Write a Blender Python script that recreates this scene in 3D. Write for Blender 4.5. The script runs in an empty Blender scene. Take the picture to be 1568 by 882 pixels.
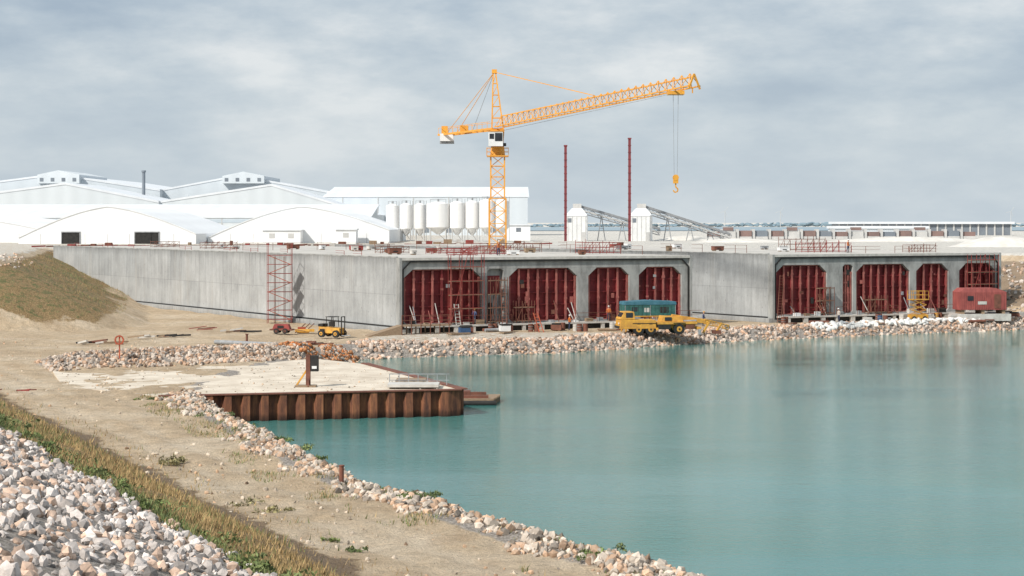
import bpy, bmesh, math, random
import numpy as np
from mathutils import Vector, Matrix
random.seed(7); rng=np.random.default_rng(11)
scene=bpy.context.scene
R=math.radians
EYE=12.72
def at(px,d,z=0.0):            # bearing (from survey photo) + distance -> world
    return ((px-784.0)/2750.0*d, d, z)

# ------------------------------------------------------------------ materials
def nodes(name):
    m=bpy.data.materials.new(name); m.use_nodes=True
    nt=m.node_tree; nt.nodes.clear()
    out=nt.nodes.new('ShaderNodeOutputMaterial'); bs=nt.nodes.new('ShaderNodeBsdfPrincipled')
    nt.links.new(bs.outputs[0],out.inputs[0])
    return m,nt,bs
def noise(nt,vec,scale,detail=6,rough=.6,out='Fac'):
    n=nt.nodes.new('ShaderNodeTexNoise'); n.inputs['Scale'].default_value=scale
    n.inputs['Detail'].default_value=detail; n.inputs['Roughness'].default_value=rough
    nt.links.new(vec,n.inputs['Vector']); return n.outputs[out]
def ramp(nt,fac,stops):
    r=nt.nodes.new('ShaderNodeValToRGB'); e=r.color_ramp.elements
    while len(e)<len(stops): e.new(.5)
    for el,(p,c) in zip(e,stops):
        el.position=p; el.color=(c if len(c)==4 else (*c,1)) if not isinstance(c,(int,float)) else (c,c,c,1)
    nt.links.new(fac,r.inputs[0]); return r.outputs[0]
def mix(nt,fac,a,b,mode='MIX'):
    n=nt.nodes.new('ShaderNodeMix'); n.data_type='RGBA'; n.blend_type=mode
    for s,v in ((0,fac),(6,a),(7,b)):
        if hasattr(v,'links') or hasattr(v,'is_linked'): nt.links.new(v,n.inputs[s])
        elif isinstance(v,(int,float)): n.inputs[s].default_value=v if s==0 else (v,v,v,1)
        else: n.inputs[s].default_value=(*v,1)
    return n.outputs[2]
def mth(nt,op,a,b=None,c=None):
    n=nt.nodes.new('ShaderNodeMath'); n.operation=op
    for i,v in enumerate((a,b,c)):
        if v is None: continue
        if isinstance(v,(int,float)): n.inputs[i].default_value=v
        else: nt.links.new(v,n.inputs[i])
    return n.outputs[0]
def coords(nt,scale=(1,1,1)):
    tc=nt.nodes.new('ShaderNodeTexCoord'); mp=nt.nodes.new('ShaderNodeMapping')
    mp.inputs['Scale'].default_value=scale
    nt.links.new(tc.outputs['Object'],mp.inputs[0]); return mp.outputs[0]
def bump(nt,bs,h,strength=.5,dist=.1):
    b=nt.nodes.new('ShaderNodeBump'); b.inputs['Strength'].default_value=strength
    b.inputs['Distance'].default_value=dist
    nt.links.new(h,b.inputs['Height']); nt.links.new(b.outputs[0],bs.inputs['Normal'])
def mat(name,c1,c2=None,scale=1.0,rough=.75,bmp=0.0,metal=0.0,st=(1,1,1),lo=.35,hi=.65):
    m,nt,bs=nodes(name)
    if c2 is None: c2=tuple(c*.72 for c in c1)
    v=coords(nt,st); f=noise(nt,v,scale,8,.65)
    col=ramp(nt,f,[(lo,c2),(hi,c1)])
    nt.links.new(col,bs.inputs['Base Color'])
    bs.inputs['Roughness'].default_value=rough; bs.inputs['Metallic'].default_value=metal
    if bmp: bump(nt,bs,f,bmp,.08)
    return m

YEL=mat('yellow_paint',(.72,.38,.05),(.44,.22,.05),1.6,.65)
YCR=mat('crane_yellow_paint',(.80,.38,.045),(.62,.27,.035),.8,.55)
WHT=mat('white_paint',(.80,.80,.79),(.66,.67,.67),.6,.6)
BLK=mat('black_rubber',(.02,.02,.02),(.012,.012,.012),3,.7)
DRK=mat('dark_glass',(.03,.035,.04),(.015,.015,.02),1,.25)
GRY=mat('galvanised_grey',(.35,.36,.37),(.22,.23,.24),2,.6)
DGR=mat('shadow_gap_dark',(.035,.033,.03),(.015,.015,.015),2,.9)
RST=mat('rust_brown',(.22,.085,.055),(.11,.045,.03),1.5,.85)
RED=mat('primer_red',(.32,.055,.045),(.19,.035,.03),1.2,.75)
ORR=mat('orange_red_paint',(.48,.10,.045),(.30,.07,.035),1.2,.7)
CRD=mat('container_red',(.38,.095,.08),(.23,.055,.05),1.8,.7,st=(1,1,.4))
TEA=mat('tarpaulin_blue_green',(.05,.17,.15),(.02,.085,.08),1.6,.6)
GRNB=mat('blue_paint',(.04,.10,.22),(.03,.07,.14),1.2,.6)
TIM=mat('timber',(.36,.26,.17),(.2,.14,.09),3,.85,.2,st=(1,6,6))
CONP=mat('pale_concrete_block',(.60,.58,.54),(.42,.40,.37),1.5,.85,.2)
SKIN=mat('skin',(.5,.3,.22),(.45,.27,.2),3,.6)

def concrete_side():
    m,nt,bs=nodes('formwork_concrete')
    tc=nt.nodes.new('ShaderNodeTexCoord'); sp=nt.nodes.new('ShaderNodeSeparateXYZ')
    nt.links.new(tc.outputs['Object'],sp.inputs[0])
    cb=nt.nodes.new('ShaderNodeCombineXYZ'); nt.links.new(mth(nt,'ADD',sp.outputs[1],mth(nt,'MULTIPLY',sp.outputs[0],.31)),cb.inputs[0])
    nt.links.new(sp.outputs[2],cb.inputs[1])
    br=nt.nodes.new('ShaderNodeTexBrick'); br.offset=0
    nt.links.new(cb.outputs[0],br.inputs['Vector'])
    for k,v in {'Scale':1,'Mortar Size':.035,'Mortar Smooth':.8,'Brick Width':5.4,'Row Height':4.3,'Bias':0}.items(): br.inputs[k].default_value=v
    br.inputs['Color1'].default_value=(.37,.38,.38,1); br.inputs['Color2'].default_value=(.435,.44,.435,1); br.inputs['Mortar'].default_value=(.26,.265,.265,1)
    v=coords(nt,(1,1,.09)); s=ramp(nt,noise(nt,v,1.8,8,.75),[(.30,.68),(.5,.94),(.66,1.08)])
    c=mix(nt,1,br.outputs[0],s,'MULTIPLY')
    s2=ramp(nt,noise(nt,coords(nt),.28,5,.6),[(.35,.84),(.65,1.06)])
    c=mix(nt,1,c,s2,'MULTIPLY')
    s3=ramp(nt,noise(nt,coords(nt,(1,1,.6)),6,8,.8),[(.3,.84),(.6,1.04)])
    c=mix(nt,1,c,s3,'MULTIPLY')
    # a few brownish damp runs
    s4=ramp(nt,noise(nt,coords(nt,(1,1,.05)),.55,5,.6),[(.56,0),(.70,.55)])
    c=mix(nt,s4,c,(.30,.28,.25))
    vo=nt.nodes.new('ShaderNodeTexVoronoi'); vo.inputs['Scale'].default_value=.8; nt.links.new(coords(nt),vo.inputs['Vector'])
    c=mix(nt,1,c,ramp(nt,vo.outputs['Distance'],[(.05,.70),(.09,1.0)]),'MULTIPLY')
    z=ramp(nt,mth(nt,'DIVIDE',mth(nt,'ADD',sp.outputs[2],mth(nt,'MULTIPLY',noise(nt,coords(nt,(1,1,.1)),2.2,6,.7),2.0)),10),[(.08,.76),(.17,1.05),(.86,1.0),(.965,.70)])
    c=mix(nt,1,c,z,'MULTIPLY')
    nt.links.new(c,bs.inputs['Base Color']); bs.inputs['Roughness'].default_value=.85
    bump(nt,bs,noise(nt,coords(nt),3,8,.7),.25,.05)
    return m
CONS=concrete_side()
CONF=mat('face_concrete',(.38,.385,.37),(.18,.18,.175),.9,.85,.3,st=(1,1,.4),lo=.3,hi=.6)
CONR=mat('roof_concrete',(.60,.57,.52),(.40,.38,.35),.25,.9,.2)

def bulk_mat(name,a,b):
    m,nt,bs=nodes(name)
    f=noise(nt,coords(nt,(1,1,.25)),1.8,8,.75)
    c=ramp(nt,f,[(.3,b),(.6,a),(.78,tuple(min(1,x*1.35+.04) for x in a))])
    f2=noise(nt,coords(nt),.5,4,.6); c=mix(nt,1,c,ramp(nt,f2,[(.35,.6),(.65,1.15)]),'MULTIPLY')
    nt.links.new(c,bs.inputs['Base Color']); bs.inputs['Roughness'].default_value=.75
    return m
BULK=bulk_mat('bulkhead_red_steel',(.27,.034,.036),(.14,.018,.022))
RIB=bulk_mat('bulkhead_rib_steel',(.44,.15,.12),(.23,.05,.045))

def pile_mat():
    m,nt,bs=nodes('rusty_sheet_pile')
    f=noise(nt,coords(nt,(1,1,.18)),2.4,8,.78)
    c=ramp(nt,f,[(.32,(.05,.022,.018)),(.48,(.17,.065,.035)),(.62,(.30,.12,.055)),(.76,(.50,.27,.14))])
    sp=nt.nodes.new('ShaderNodeSeparateXYZ'); tc=nt.nodes.new('ShaderNodeTexCoord'); nt.links.new(tc.outputs['Object'],sp.inputs[0])
    z=mth(nt,'ADD',sp.outputs[2],mth(nt,'MULTIPLY',noise(nt,coords(nt),1.2,4,.6),.5))
    zz=ramp(nt,mth(nt,'MULTIPLY_ADD',z,.4,.5),[(.12,.22),(.24,.5),(.34,1.0)])
    c=mix(nt,1,c,zz,'MULTIPLY')
    nt.links.new(c,bs.inputs['Base Color']); bs.inputs['Roughness'].default_value=.85
    bump(nt,bs,f,.3,.05); return m
PILE=pile_mat()

def attr_mat(name,rough=.9,bs_scale=6,b=.4,lo=.72):
    m,nt,bs=nodes(name)
    a=nt.nodes.new('ShaderNodeAttribute'); a.attribute_name='Col'
    f=noise(nt,coords(nt),bs_scale,6,.7)
    c=mix(nt,1,a.outputs[0],ramp(nt,f,[(.3,lo),(.65,1.12)]),'MULTIPLY')
    nt.links.new(c,bs.inputs['Base Color']); bs.inputs['Roughness'].default_value=rough
    if b: bump(nt,bs,f,b,.05)
    return m
ROCK=attr_mat('rock_surface',.9,7,.5)
LEAF=attr_mat('leaf_surface',.8,9,0,.85)

def corr_mat(name,col,dark,period=1.0,axis=0):
    m,nt,bs=nodes(name)
    sp=nt.nodes.new('ShaderNodeSeparateXYZ'); tc=nt.nodes.new('ShaderNodeTexCoord'); nt.links.new(tc.outputs['Object'],sp.inputs[0])
    w=mth(nt,'SINE',mth(nt,'MULTIPLY',sp.outputs[axis],6.283/period))
    f=noise(nt,coords(nt,(1,1,.3)),.12,6,.6)
    c=ramp(nt,f,[(.3,dark),(.65,col)])
    c=mix(nt,1,c,ramp(nt,mth(nt,'MULTIPLY_ADD',w,.5,.5),[(0,.95),(1,1.0)]),'MULTIPLY')
    nt.links.new(c,bs.inputs['Base Color']); bs.inputs['Roughness'].default_value=.7
    return m
HALLW=corr_mat('hall_cladding',(.62,.665,.70),(.56,.61,.65),6)  # hall tones kept pale: distance haze is put into the colour
HALLF=corr_mat('hall_cladding_front',(.65,.69,.715),(.60,.645,.675),5)
ROOFW=corr_mat('hall_roof_sheet',(.74,.765,.79),(.68,.71,.745),5)
TENT=corr_mat('tent_fabric',(.84,.85,.85),(.80,.81,.82),5)
BLUS=mat('pale_blue_band',(.50,.58,.64),(.45,.52,.58),.2,.7)
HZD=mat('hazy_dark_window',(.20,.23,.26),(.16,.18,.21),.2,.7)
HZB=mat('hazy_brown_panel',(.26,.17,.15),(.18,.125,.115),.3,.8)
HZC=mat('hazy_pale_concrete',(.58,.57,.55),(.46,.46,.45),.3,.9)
SILO=mat('silo_white',(.85,.84,.82),(.76,.75,.73),.4,.6,st=(1,1,.2))
BROWNP=mat('mast_rust_red',(.22,.04,.045),(.14,.03,.035),1,.8)

# ------------------------------------------------------------------ mesh builder
class B:
    def __init__(s): s.v=[];s.f=[];s.m=[];s.mats=[];s.sm=[]
    def mi(s,m):
        if m not in s.mats: s.mats.append(m)
        return s.mats.index(m)
    def add(s,vs,fs,m,smooth=False):
        o=len(s.v); s.v+= [tuple(v) for v in vs]; k=s.mi(m)
        for f in fs: s.f.append(tuple(i+o for i in f)); s.m.append(k); s.sm.append(smooth)
    def box(s,x0,x1,y0,y1,z0,z1,m):
        s.add([(x0,y0,z0),(x1,y0,z0),(x1,y1,z0),(x0,y1,z0),(x0,y0,z1),(x1,y0,z1),(x1,y1,z1),(x0,y1,z1)],
              [(0,3,2,1),(4,5,6,7),(0,1,5,4),(1,2,6,5),(2,3,7,6),(3,0,4,7)],m)
    def hexa(s,b4,t4,m):
        s.add(list(b4)+list(t4),[(0,3,2,1),(4,5,6,7),(0,1,5,4),(1,2,6,5),(2,3,7,6),(3,0,4,7)],m)
    def beam(s,p,q,w,m,h=None):
        p=Vector(p);q=Vector(q);d=q-p
        if d.length<1e-6:return
        d.normalize(); u=Vector((0,0,1)) if abs(d.z)<.95 else Vector((0,1,0))
        a=d.cross(u).normalized(); b=a.cross(d).normalized(); h=h or w
        vs=[]
        for c in (p,q):
            for i,j in ((-1,-1),(1,-1),(1,1),(-1,1)): vs.append(c+a*i*w/2+b*j*h/2)
        s.add(vs,[(0,3,2,1),(4,5,6,7),(0,1,5,4),(1,2,6,5),(2,3,7,6),(3,0,4,7)],m)
    def cyl(s,p,q,r,m,r2=None,n=16):
        p=Vector(p);q=Vector(q);d=(q-p).normalized(); r2=r if r2 is None else r2
        u=Vector((0,0,1)) if abs(d.z)<.95 else Vector((0,1,0))
        a=d.cross(u).normalized(); b=a.cross(d).normalized(); vs=[]
        for c,rr in ((p,r),(q,r2)):
            for i in range(n):
                t=2*math.pi*i/n; vs.append(c+a*math.cos(t)*rr+b*math.sin(t)*rr)
        s.add(vs,[(i,(i+1)%n,n+(i+1)%n,n+i) for i in range(n)],m,True)
        s.add(vs,[tuple(range(n-1,-1,-1)),tuple(range(n,2*n))],m)
    def prism_y(s,poly,y0,y1,m,mtop=None):
        n=len(poly); vs=[(x,y0,z) for x,z in poly]+[(x,y1,z) for x,z in poly]
        s.add(vs,[tuple(range(n)),tuple(range(2*n-1,n-1,-1))],m)
        s.add(vs,[(i,n+i,n+(i+1)%n,(i+1)%n) for i in range(n)],mtop or m)
    def obj(s,name,loc=(0,0,0),rz=0,bevel=0):
        me=bpy.data.meshes.new(name); me.from_pydata(s.v,[],s.f)
        for m in s.mats: me.materials.append(m)
        me.polygons.foreach_set('material_index',s.m); me.polygons.foreach_set('use_smooth',s.sm)
        me.update(); bm=bmesh.new(); bm.from_mesh(me); bmesh.ops.recalc_face_normals(bm,faces=bm.faces); bm.to_mesh(me); bm.free()
        o=bpy.data.objects.new(name,me); scene.collection.objects.link(o); o.location=loc; o.rotation_euler=(0,0,rz)
        if bevel:
            bv=o.modifiers.new('b','BEVEL'); bv.width=bevel; bv.segments=2; bv.limit_method='ANGLE'
        return o
    def lattice(s,p,q,w,step,m,ch=.14,br=.08,w2=None):
        p=Vector(p);q=Vector(q);d=(q-p);L=d.length;d.normalize()
        u=Vector((0,0,1)) if abs(d.z)<.9 else Vector((0,1,0))
        a=d.cross(u).normalized(); b=a.cross(d).normalized(); h=(w2 or w)
        cor=[(-1,-1),(1,-1),(1,1),(-1,1)]
        P=lambda t,k: p+d*t+a*cor[k][0]*w/2+b*cor[k][1]*h/2
        for k in range(4): s.beam(P(0,k),P(L,k),ch,m)
        n=max(1,round(L/step))
        for i in range(n):
            t0=L*i/n;t1=L*(i+1)/n
            for k in range(4):
                k2=(k+1)%4
                s.beam(P(t0,k),P(t0,k2),br,m)
                if (i+k)%2: s.beam(P(t0,k),P(t1,k2),br,m)
                else: s.beam(P(t0,k2),P(t1,k),br,m)
        for k in range(4): s.beam(P(L,k),P(L,(k+1)%4),br,m)

# ------------------------------------------------------------------ terrain
lake=[(7.2,62.3),(3.8,67.9),(-1.0,76.1),(-5.4,85.2),(-10.3,96.8),(-13.8,107.4),(-19.5,121.5),(-20,140),(-17,158),(-15.6,182),(-5.7,186.7),(5.3,191),(15.8,201),(23.9,208),(36.7,216),(50,224),(66,232),(90,240),(300,260),(300,-100),(60,-100),(40,0),(21,37)]
high=[(-9000,120),(-300,200),(-110,218),(-64,222),(-80,300),(-84,316),(14,358),(78,254),(110,262),(400,330),(9000,400),(9000,12000),(-9000,12000)]
def segd(x,y,a,b):
    ax,ay=a;bx,by=b;dx,dy=bx-ax,by-ay
    t=np.clip(((x-ax)*dx+(y-ay)*dy)/(dx*dx+dy*dy),0,1)
    return np.hypot(x-ax-t*dx,y-ay-t*dy)
def sdist(x,y,poly):
    d=np.full(x.shape,1e9); ins=np.zeros(x.shape,bool)
    for i in range(len(poly)):
        a=poly[i];b=poly[(i+1)%len(poly)]
        d=np.minimum(d,segd(x,y,a,b))
        c=((a[1]>y)!=(b[1]>y))&(x<(b[0]-a[0])*(y-a[1])/((b[1]-a[1]) or 1e-9)+a[0]); ins^=c
    return np.where(ins,-d,d)
def sm(a,b,v):
    t=np.clip((v-a)/(b-a),0,1); return t*t*(3-2*t)
_g=np.random.default_rng(3).random((256,256))
def vn(x,y):
    xi=np.floor(x).astype(int);yi=np.floor(y).astype(int);fx=x-xi;fy=y-yi
    fx=fx*fx*(3-2*fx);fy=fy*fy*(3-2*fy); g=lambda i,j:_g[i%256,j%256]
    return (g(xi,yi)*(1-fx)+g(xi+1,yi)*fx)*(1-fy)+(g(xi,yi+1)*(1-fx)+g(xi+1,yi+1)*fx)*fy
def fbm(x,y,o=4):
    s=0;a=.5
    for k in range(o): s=s+a*vn(x*2**k+17*k,y*2**k+5*k); a*=.5
    return s
def nd(x,y): return 21.8-.901*x-.433*y
def SDf(x,y): return sdist(x,y,lake)+(fbm(x*.5,y*.5,3)-.44)*1.3
def H(x,y,full=False):
    x=np.asarray(x,float);y=np.asarray(y,float)
    sd=SDf(x,y)
    land=.62*(1-sm(165,192,y))+1.5*sm(-48,-78,x)*sm(120,160,y)+(fbm(x*.25,y*.25,4)-.47)*.45*(1-sm(195,205,y)*(x>-14))
    land=land+(fbm(x*1.1+40,y*1.1,3)-.44)*.16*(y<170)
    n0=nd(x,y)
    for c,w in ((-2.6,.4),(-4.6,.4),(-7.4,.45)): land=land-.12*np.exp(-((n0-c)/w)**2)*(y<150)
    land=land+.22*np.exp(-((sd-2.6)/1.2)**2)*(y<122)
    rd=segd(x,y,(-36,151),(-14,166)); land=land+1.0*np.exp(-(rd/3.6)**2)
    hd=np.maximum(sdist(x,y,high),0); zh=8.2-hd/2.25+(fbm(x*.2,y*.2,3)-.45)*1.1*(hd>0.01)
    z=np.maximum(land,zh)
    n=n0+(fbm(x*.3+9,y*.3,3)-.47)*1.2
    zd=.62+.38*np.clip(n,0,24)
    z=np.where((n>0)&(y<220),np.maximum(z,zd),z)
    t=np.clip(sd/2.2,0,1)**.8
    z2=np.where(sd>0,-1.2+(z+1.2)*t,np.maximum(-1.2+.5*sd,-4))
    if full: return z2,sd,n,hd,rd
    return z2
def axis(lo,hi,step,far_lo,far_hi,g=1.22):
    a=list(np.arange(lo,hi+step,step)); s=step;v=a[-1]
    while v<far_hi: s*=g; v+=s; a.append(v)
    s=step;v=a[0];pre=[]
    while v>far_lo: s*=g; v-=s; pre.append(v)
    return np.array(pre[::-1]+a)
xs=axis(-95,95,.5,-9000,9000); ys=axis(18,300,.5,-200,12000)
X,Y=np.meshgrid(xs,ys); Z,SD,NN,HD,RD=H(X,Y,True)
def grid_mesh(name,X,Y,Z):
    h,w=X.shape; me=bpy.data.meshes.new(name)
    co=np.stack([X.ravel(),Y.ravel(),Z.ravel()],1).astype(np.float32)
    i=np.arange(h-1)[:,None]*w+np.arange(w-1)[None,:]
    q=np.stack([i,i+1,i+w+1,i+w],-1).reshape(-1,4)
    me.vertices.add(len(co)); me.vertices.foreach_set('co',co.ravel())
    me.loops.add(q.size); me.loops.foreach_set('vertex_index',q.ravel().astype(np.int32))
    me.polygons.add(len(q)); me.polygons.foreach_set('loop_start',np.arange(0,q.size,4,dtype=np.int32))
    me.polygons.foreach_set('use_smooth',np.ones(len(q),bool)); me.update(calc_edges=True); return me
gm=grid_mesh('ground',X,Y,Z)
def setcol(me,name,arr):
    a=me.color_attributes.new(name,'FLOAT_COLOR','POINT'); a.data.foreach_set('color',np.ascontiguousarray(arr,np.float32).ravel())
one=np.ones(X.size)
dike=(Y<190)
grassd=np.where(dike,sm(-1.8,.9,NN)*(1-sm(7.0,8.2,NN)),0)
mound=sm(.9,3.0,Z+(fbm(X*.15,Y*.15,3)-.45)*4)*(1-sm(7.0,8.0,Z))*(X<-40)*(Y>185)
green=np.where(dike,np.exp(-((NN-6.8)/1.1)**2)*.8,0)*(NN>0)+mound*.42
gravel=np.where(dike,sm(6.6,7.6,NN),0)
gravel=np.maximum(gravel,(1-sm(2.8,4.4,SD))*1.0); gravel=np.maximum(gravel,np.exp(-(RD/4.2)**4))
white=sm(7.6,8.1,Z)*(Y>205)*(.55+.45*(X>-20))+.5*sm(182,188,Y)*(1-sm(205,212,Y))*(X>-16)
tracks=np.where(dike,np.exp(-((NN+2.6)/.5)**2)+np.exp(-((NN+4.6)/.5)**2)+.7*np.exp(-((NN+7.4)/.5)**2),0)
setcol(gm,'mA',np.stack([np.clip(grassd+mound*.95,0,1).ravel(),gravel.ravel(),np.clip(white,0,1).ravel(),one],1))
toe_shade=np.where(dike,np.exp(-((NN-.6)/1.2)**2),0)  # shading along the dike toe, painted into the ground colour
bank=(X>60)*sm(.8,2.,Z)*(1-sm(6.5,7.6,Z))
setcol(gm,'mB',np.stack([np.clip(green,0,1).ravel(),tracks.ravel(),np.clip(toe_shade+bank,0,1).ravel(),one],1))
def ground_mat():
    m,nt,bs=nodes('ground_soil')
    def at_(n):
        a=nt.nodes.new('ShaderNodeAttribute'); a.attribute_name=n; s=nt.nodes.new('ShaderNodeSeparateColor'); nt.links.new(a.outputs[0],s.inputs[0]); return s.outputs
    A=at_('mA');Bq=at_('mB'); c0=coords(nt)
    n1=noise(nt,c0,.10,8,.65); n2=noise(nt,c0,1.1,8,.7); n3=noise(nt,c0,7,6,.7)
    sand=ramp(nt,n1,[(.3,(.47,.345,.22)),(.5,(.58,.445,.295)),(.7,(.68,.56,.415))])
    sand=mix(nt,1,sand,ramp(nt,n2,[(.28,.70),(.6,1.06)]),'MULTIPLY')
    nm=noise(nt,c0,.33,7,.7); sand=mix(nt,ramp(nt,nm,[(.52,0),(.66,.5)]),sand,(.38,.26,.155))
    tk=mth(nt,'MULTIPLY',Bq[1],ramp(nt,noise(nt,c0,.35,4,.6),[(.35,0),(.6,1)]))
    sand=mix(nt,mth(nt,'MULTIPLY',tk,.6),sand,(.70,.59,.45))
    def thr(mask,amt=.55,nn=n2,lo=.4,hi=.6):
        return ramp(nt,mth(nt,'ADD',mask,mth(nt,'MULTIPLY',mth(nt,'SUBTRACT',nn,.5),amt*2)),[(lo,0),(hi,1)])
    whitec=ramp(nt,n2,[(.3,(.52,.49,.44)),(.65,(.72,.69,.63))])
    c=mix(nt,thr(A[2]),sand,whitec)
    dry=ramp(nt,n3,[(.3,(.14,.09,.038)),(.5,(.29,.19,.085)),(.7,(.42,.31,.165))])
    c=mix(nt,thr(A[0],.7),c,dry)
    c=mix(nt,mth(nt,'MULTIPLY',thr(Bq[2],.6),.7),c,(.19,.135,.095))
    gr=ramp(nt,n3,[(.3,(.055,.07,.022)),(.65,(.17,.18,.065))])
    c=mix(nt,thr(Bq[0],.8),c,gr)
    gv=ramp(nt,n3,[(.3,(.17,.14,.12)),(.5,(.34,.30,.26)),(.65,(.54,.49,.44))])
    c=mix(nt,thr(A[1],.3),c,gv)
    c=mix(nt,1,c,ramp(nt,n3,[(.25,.72),(.6,1.06)]),'MULTIPLY')
    nt.links.new(c,bs.inputs['Base Color']); bs.inputs['Roughness'].default_value=.95
    hgt=mth(nt,'ADD',mth(nt,'MULTIPLY',n2,1.0),mth(nt,'MULTIPLY',n3,.5))
    bump(nt,bs,hgt,.9,.4)
    return m
gm.materials.append(ground_mat())
go=bpy.data.objects.new('ground',gm); scene.collection.objects.link(go)

# water
def water_mat(name='milky_teal_water',a=(.055,.19,.175),b_=(.09,.25,.225),st=.6):
    m,nt,bs=nodes(name)
    c0=coords(nt)
    c=ramp(nt,noise(nt,coords(nt,(.5,1,1)),.03,5,.6),[(.3,a),(.7,b_)])
    nt.links.new(c,bs.inputs['Base Color']); bs.inputs['Roughness'].default_value=.05; bs.inputs['IOR'].default_value=1.33
    h=mth(nt,'ADD',noise(nt,coords(nt,(.6,1.3,1)),2.3,5,.65),mth(nt,'MULTIPLY',noise(nt,coords(nt,(.4,1,1)),.35,3,.5),.45))
    h=mth(nt,'ADD',h,mth(nt,'MULTIPLY',noise(nt,c0,8,3,.6),.3))
    pt=ramp(nt,noise(nt,coords(nt,(.25,1,1)),.06,4,.6),[(.38,.35),(.62,1.0)])
    # wind-sheltered strip under the north bank is calmer
    sp=nt.nodes.new('ShaderNodeSeparateXYZ'); nt.links.new(c0,sp.inputs[0])
    cal=ramp(nt,mth(nt,'DIVIDE',mth(nt,'SUBTRACT',sp.outputs[1],mth(nt,'MULTIPLY',sp.outputs[0],.55)),250),[(.45,1.0),(.68,.35)])
    h=mth(nt,'MULTIPLY',mth(nt,'MULTIPLY',h,pt),cal)
    bump(nt,bs,h,st,.10); return m
b=B(); b.add([(-45,-100,-1.2),(320,-100,-1.2),(320,262,-1.2),(-45,262,-1.2)],[(0,1,2,3)],water_mat()); b.obj('water')
b=B(); b.add([(-50,900,8.42),(3000,900,8.42),(3000,1560,8.42),(-50,1560,8.42)],[(0,1,2,3)],mat('sea_surface',(.30,.38,.42),(.26,.34,.39),.01,.5)); b.obj('sea')

# ------------------------------------------------------------------ rocks
def templates(n,sub,amp,flat=(1,1,1)):
    out=[]
    for k in range(n):
        bm=bmesh.new(); bmesh.ops.create_icosphere(bm,subdivisions=sub,radius=.5)
        co=np.array([v.co[:] for v in bm.verts]); fc=np.array([[v.index for v in f.verts] for f in bm.faces])
        r=np.random.default_rng(50+k)
        for _ in range(7):
            d=r.normal(size=3); d/=np.linalg.norm(d); lim=.24+.16*r.random(); p=co@d
            co=co-np.outer(np.maximum(p-lim,0),d)
        co=co*(1+amp*(r.random((len(co),1))-.5))*np.array(flat)*(1,.6+.45*r.random(),.5+.4*r.random())
        co/=np.abs(co).max()*2
        out.append((co,fc)); bm.free()
    return out
TPL=templates(12,1,.18)
def rocks(name,x,y,size,col,zoff=.15,tpl=TPL,z=None,mat_=ROCK,smooth=False,tilt=3.2):
    n=len(x); z=(H(x,y) if z is None else z)+size*zoff
    k=rng.integers(0,len(tpl),n); V=[];F=[];C=[];o=0
    ang=rng.random((n,3))*6.283; ang[:,:2]*=tilt/6.283
    ca,sa=np.cos(ang),np.sin(ang)
    Rx=np.zeros((n,3,3));Rx[:,0,0]=1;Rx[:,1,1]=ca[:,0];Rx[:,1,2]=-sa[:,0];Rx[:,2,1]=sa[:,0];Rx[:,2,2]=ca[:,0]
    Ry=np.zeros((n,3,3));Ry[:,1,1]=1;Ry[:,0,0]=ca[:,1];Ry[:,0,2]=sa[:,1];Ry[:,2,0]=-sa[:,1];Ry[:,2,2]=ca[:,1]
    Rz=np.zeros((n,3,3));Rz[:,2,2]=1;Rz[:,0,0]=ca[:,2];Rz[:,0,1]=-sa[:,2];Rz[:,1,0]=sa[:,2];Rz[:,1,1]=ca[:,2]
    M=Rz@Ry@Rx
    for t,(co,fc) in enumerate(tpl):
        idx=np.where(k==t)[0]
        if len(idx)==0: continue
        v=np.einsum('nij,vj->nvi',M[idx],co)*size[idx][:,None,None]+np.stack([x[idx],y[idx],z[idx]],1)[:,None,:]
        V.append(v.reshape(-1,3)); F.append((fc[None]+(np.arange(len(idx))*len(co))[:,None,None]+o).reshape(-1,3))
        C.append(np.repeat(col[idx],len(co),0)); o+=len(idx)*len(co)
    V=np.concatenate(V);F=np.concatenate(F);C=np.concatenate(C)
    me=bpy.data.meshes.new(name); me.vertices.add(len(V)); me.vertices.foreach_set('co',V.astype(np.float32).ravel())
    me.loops.add(F.size); me.loops.foreach_set('vertex_index',F.astype(np.int32).ravel())
    me.polygons.add(len(F)); me.polygons.foreach_set('loop_start',np.arange(0,F.size,3,dtype=np.int32))
    me.polygons.foreach_set('use_smooth',np.full(len(F),smooth)); me.update(calc_edges=True)
    setcol(me,'Col',np.concatenate([C,np.ones((len(C),1))],1)); me.materials.append(mat_)
    o_=bpy.data.objects.new(name,me); scene.collection.objects.link(o_); return o_
def rockcol(n,base=(.50,.46,.42),var=.35,warm=.25):
    f=1-var+2*var*rng.random((n,1))
    c=np.array(base)[None]*f
    w=rng.random((n,1))<warm
    c=np.where(w,c*np.array([[1.0,.80,.66]]),c); d=rng.random((n,1))<.14
    return np.clip(np.where(d,c*.42,c),0,.8)
n=26000; y=22+rng.random(n)*100; x=(-.40+rng.random(n)*.45)*y; q=nd(x,y)+(fbm(x*.4,y*.4,3)-.45)*2.0
k=(q>7.1)&(q<22); x,y,q=x[k],y[k],q[k]
keep=rng.random(len(x))<np.clip(y/60,.3,1); x,y=x[keep],y[keep]
s=.13+.34*rng.random(len(x))**2.2
rocks('riprap_rocks',x,y,s,rockcol(len(x),(.60,.54,.50),.38,.3))
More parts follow.
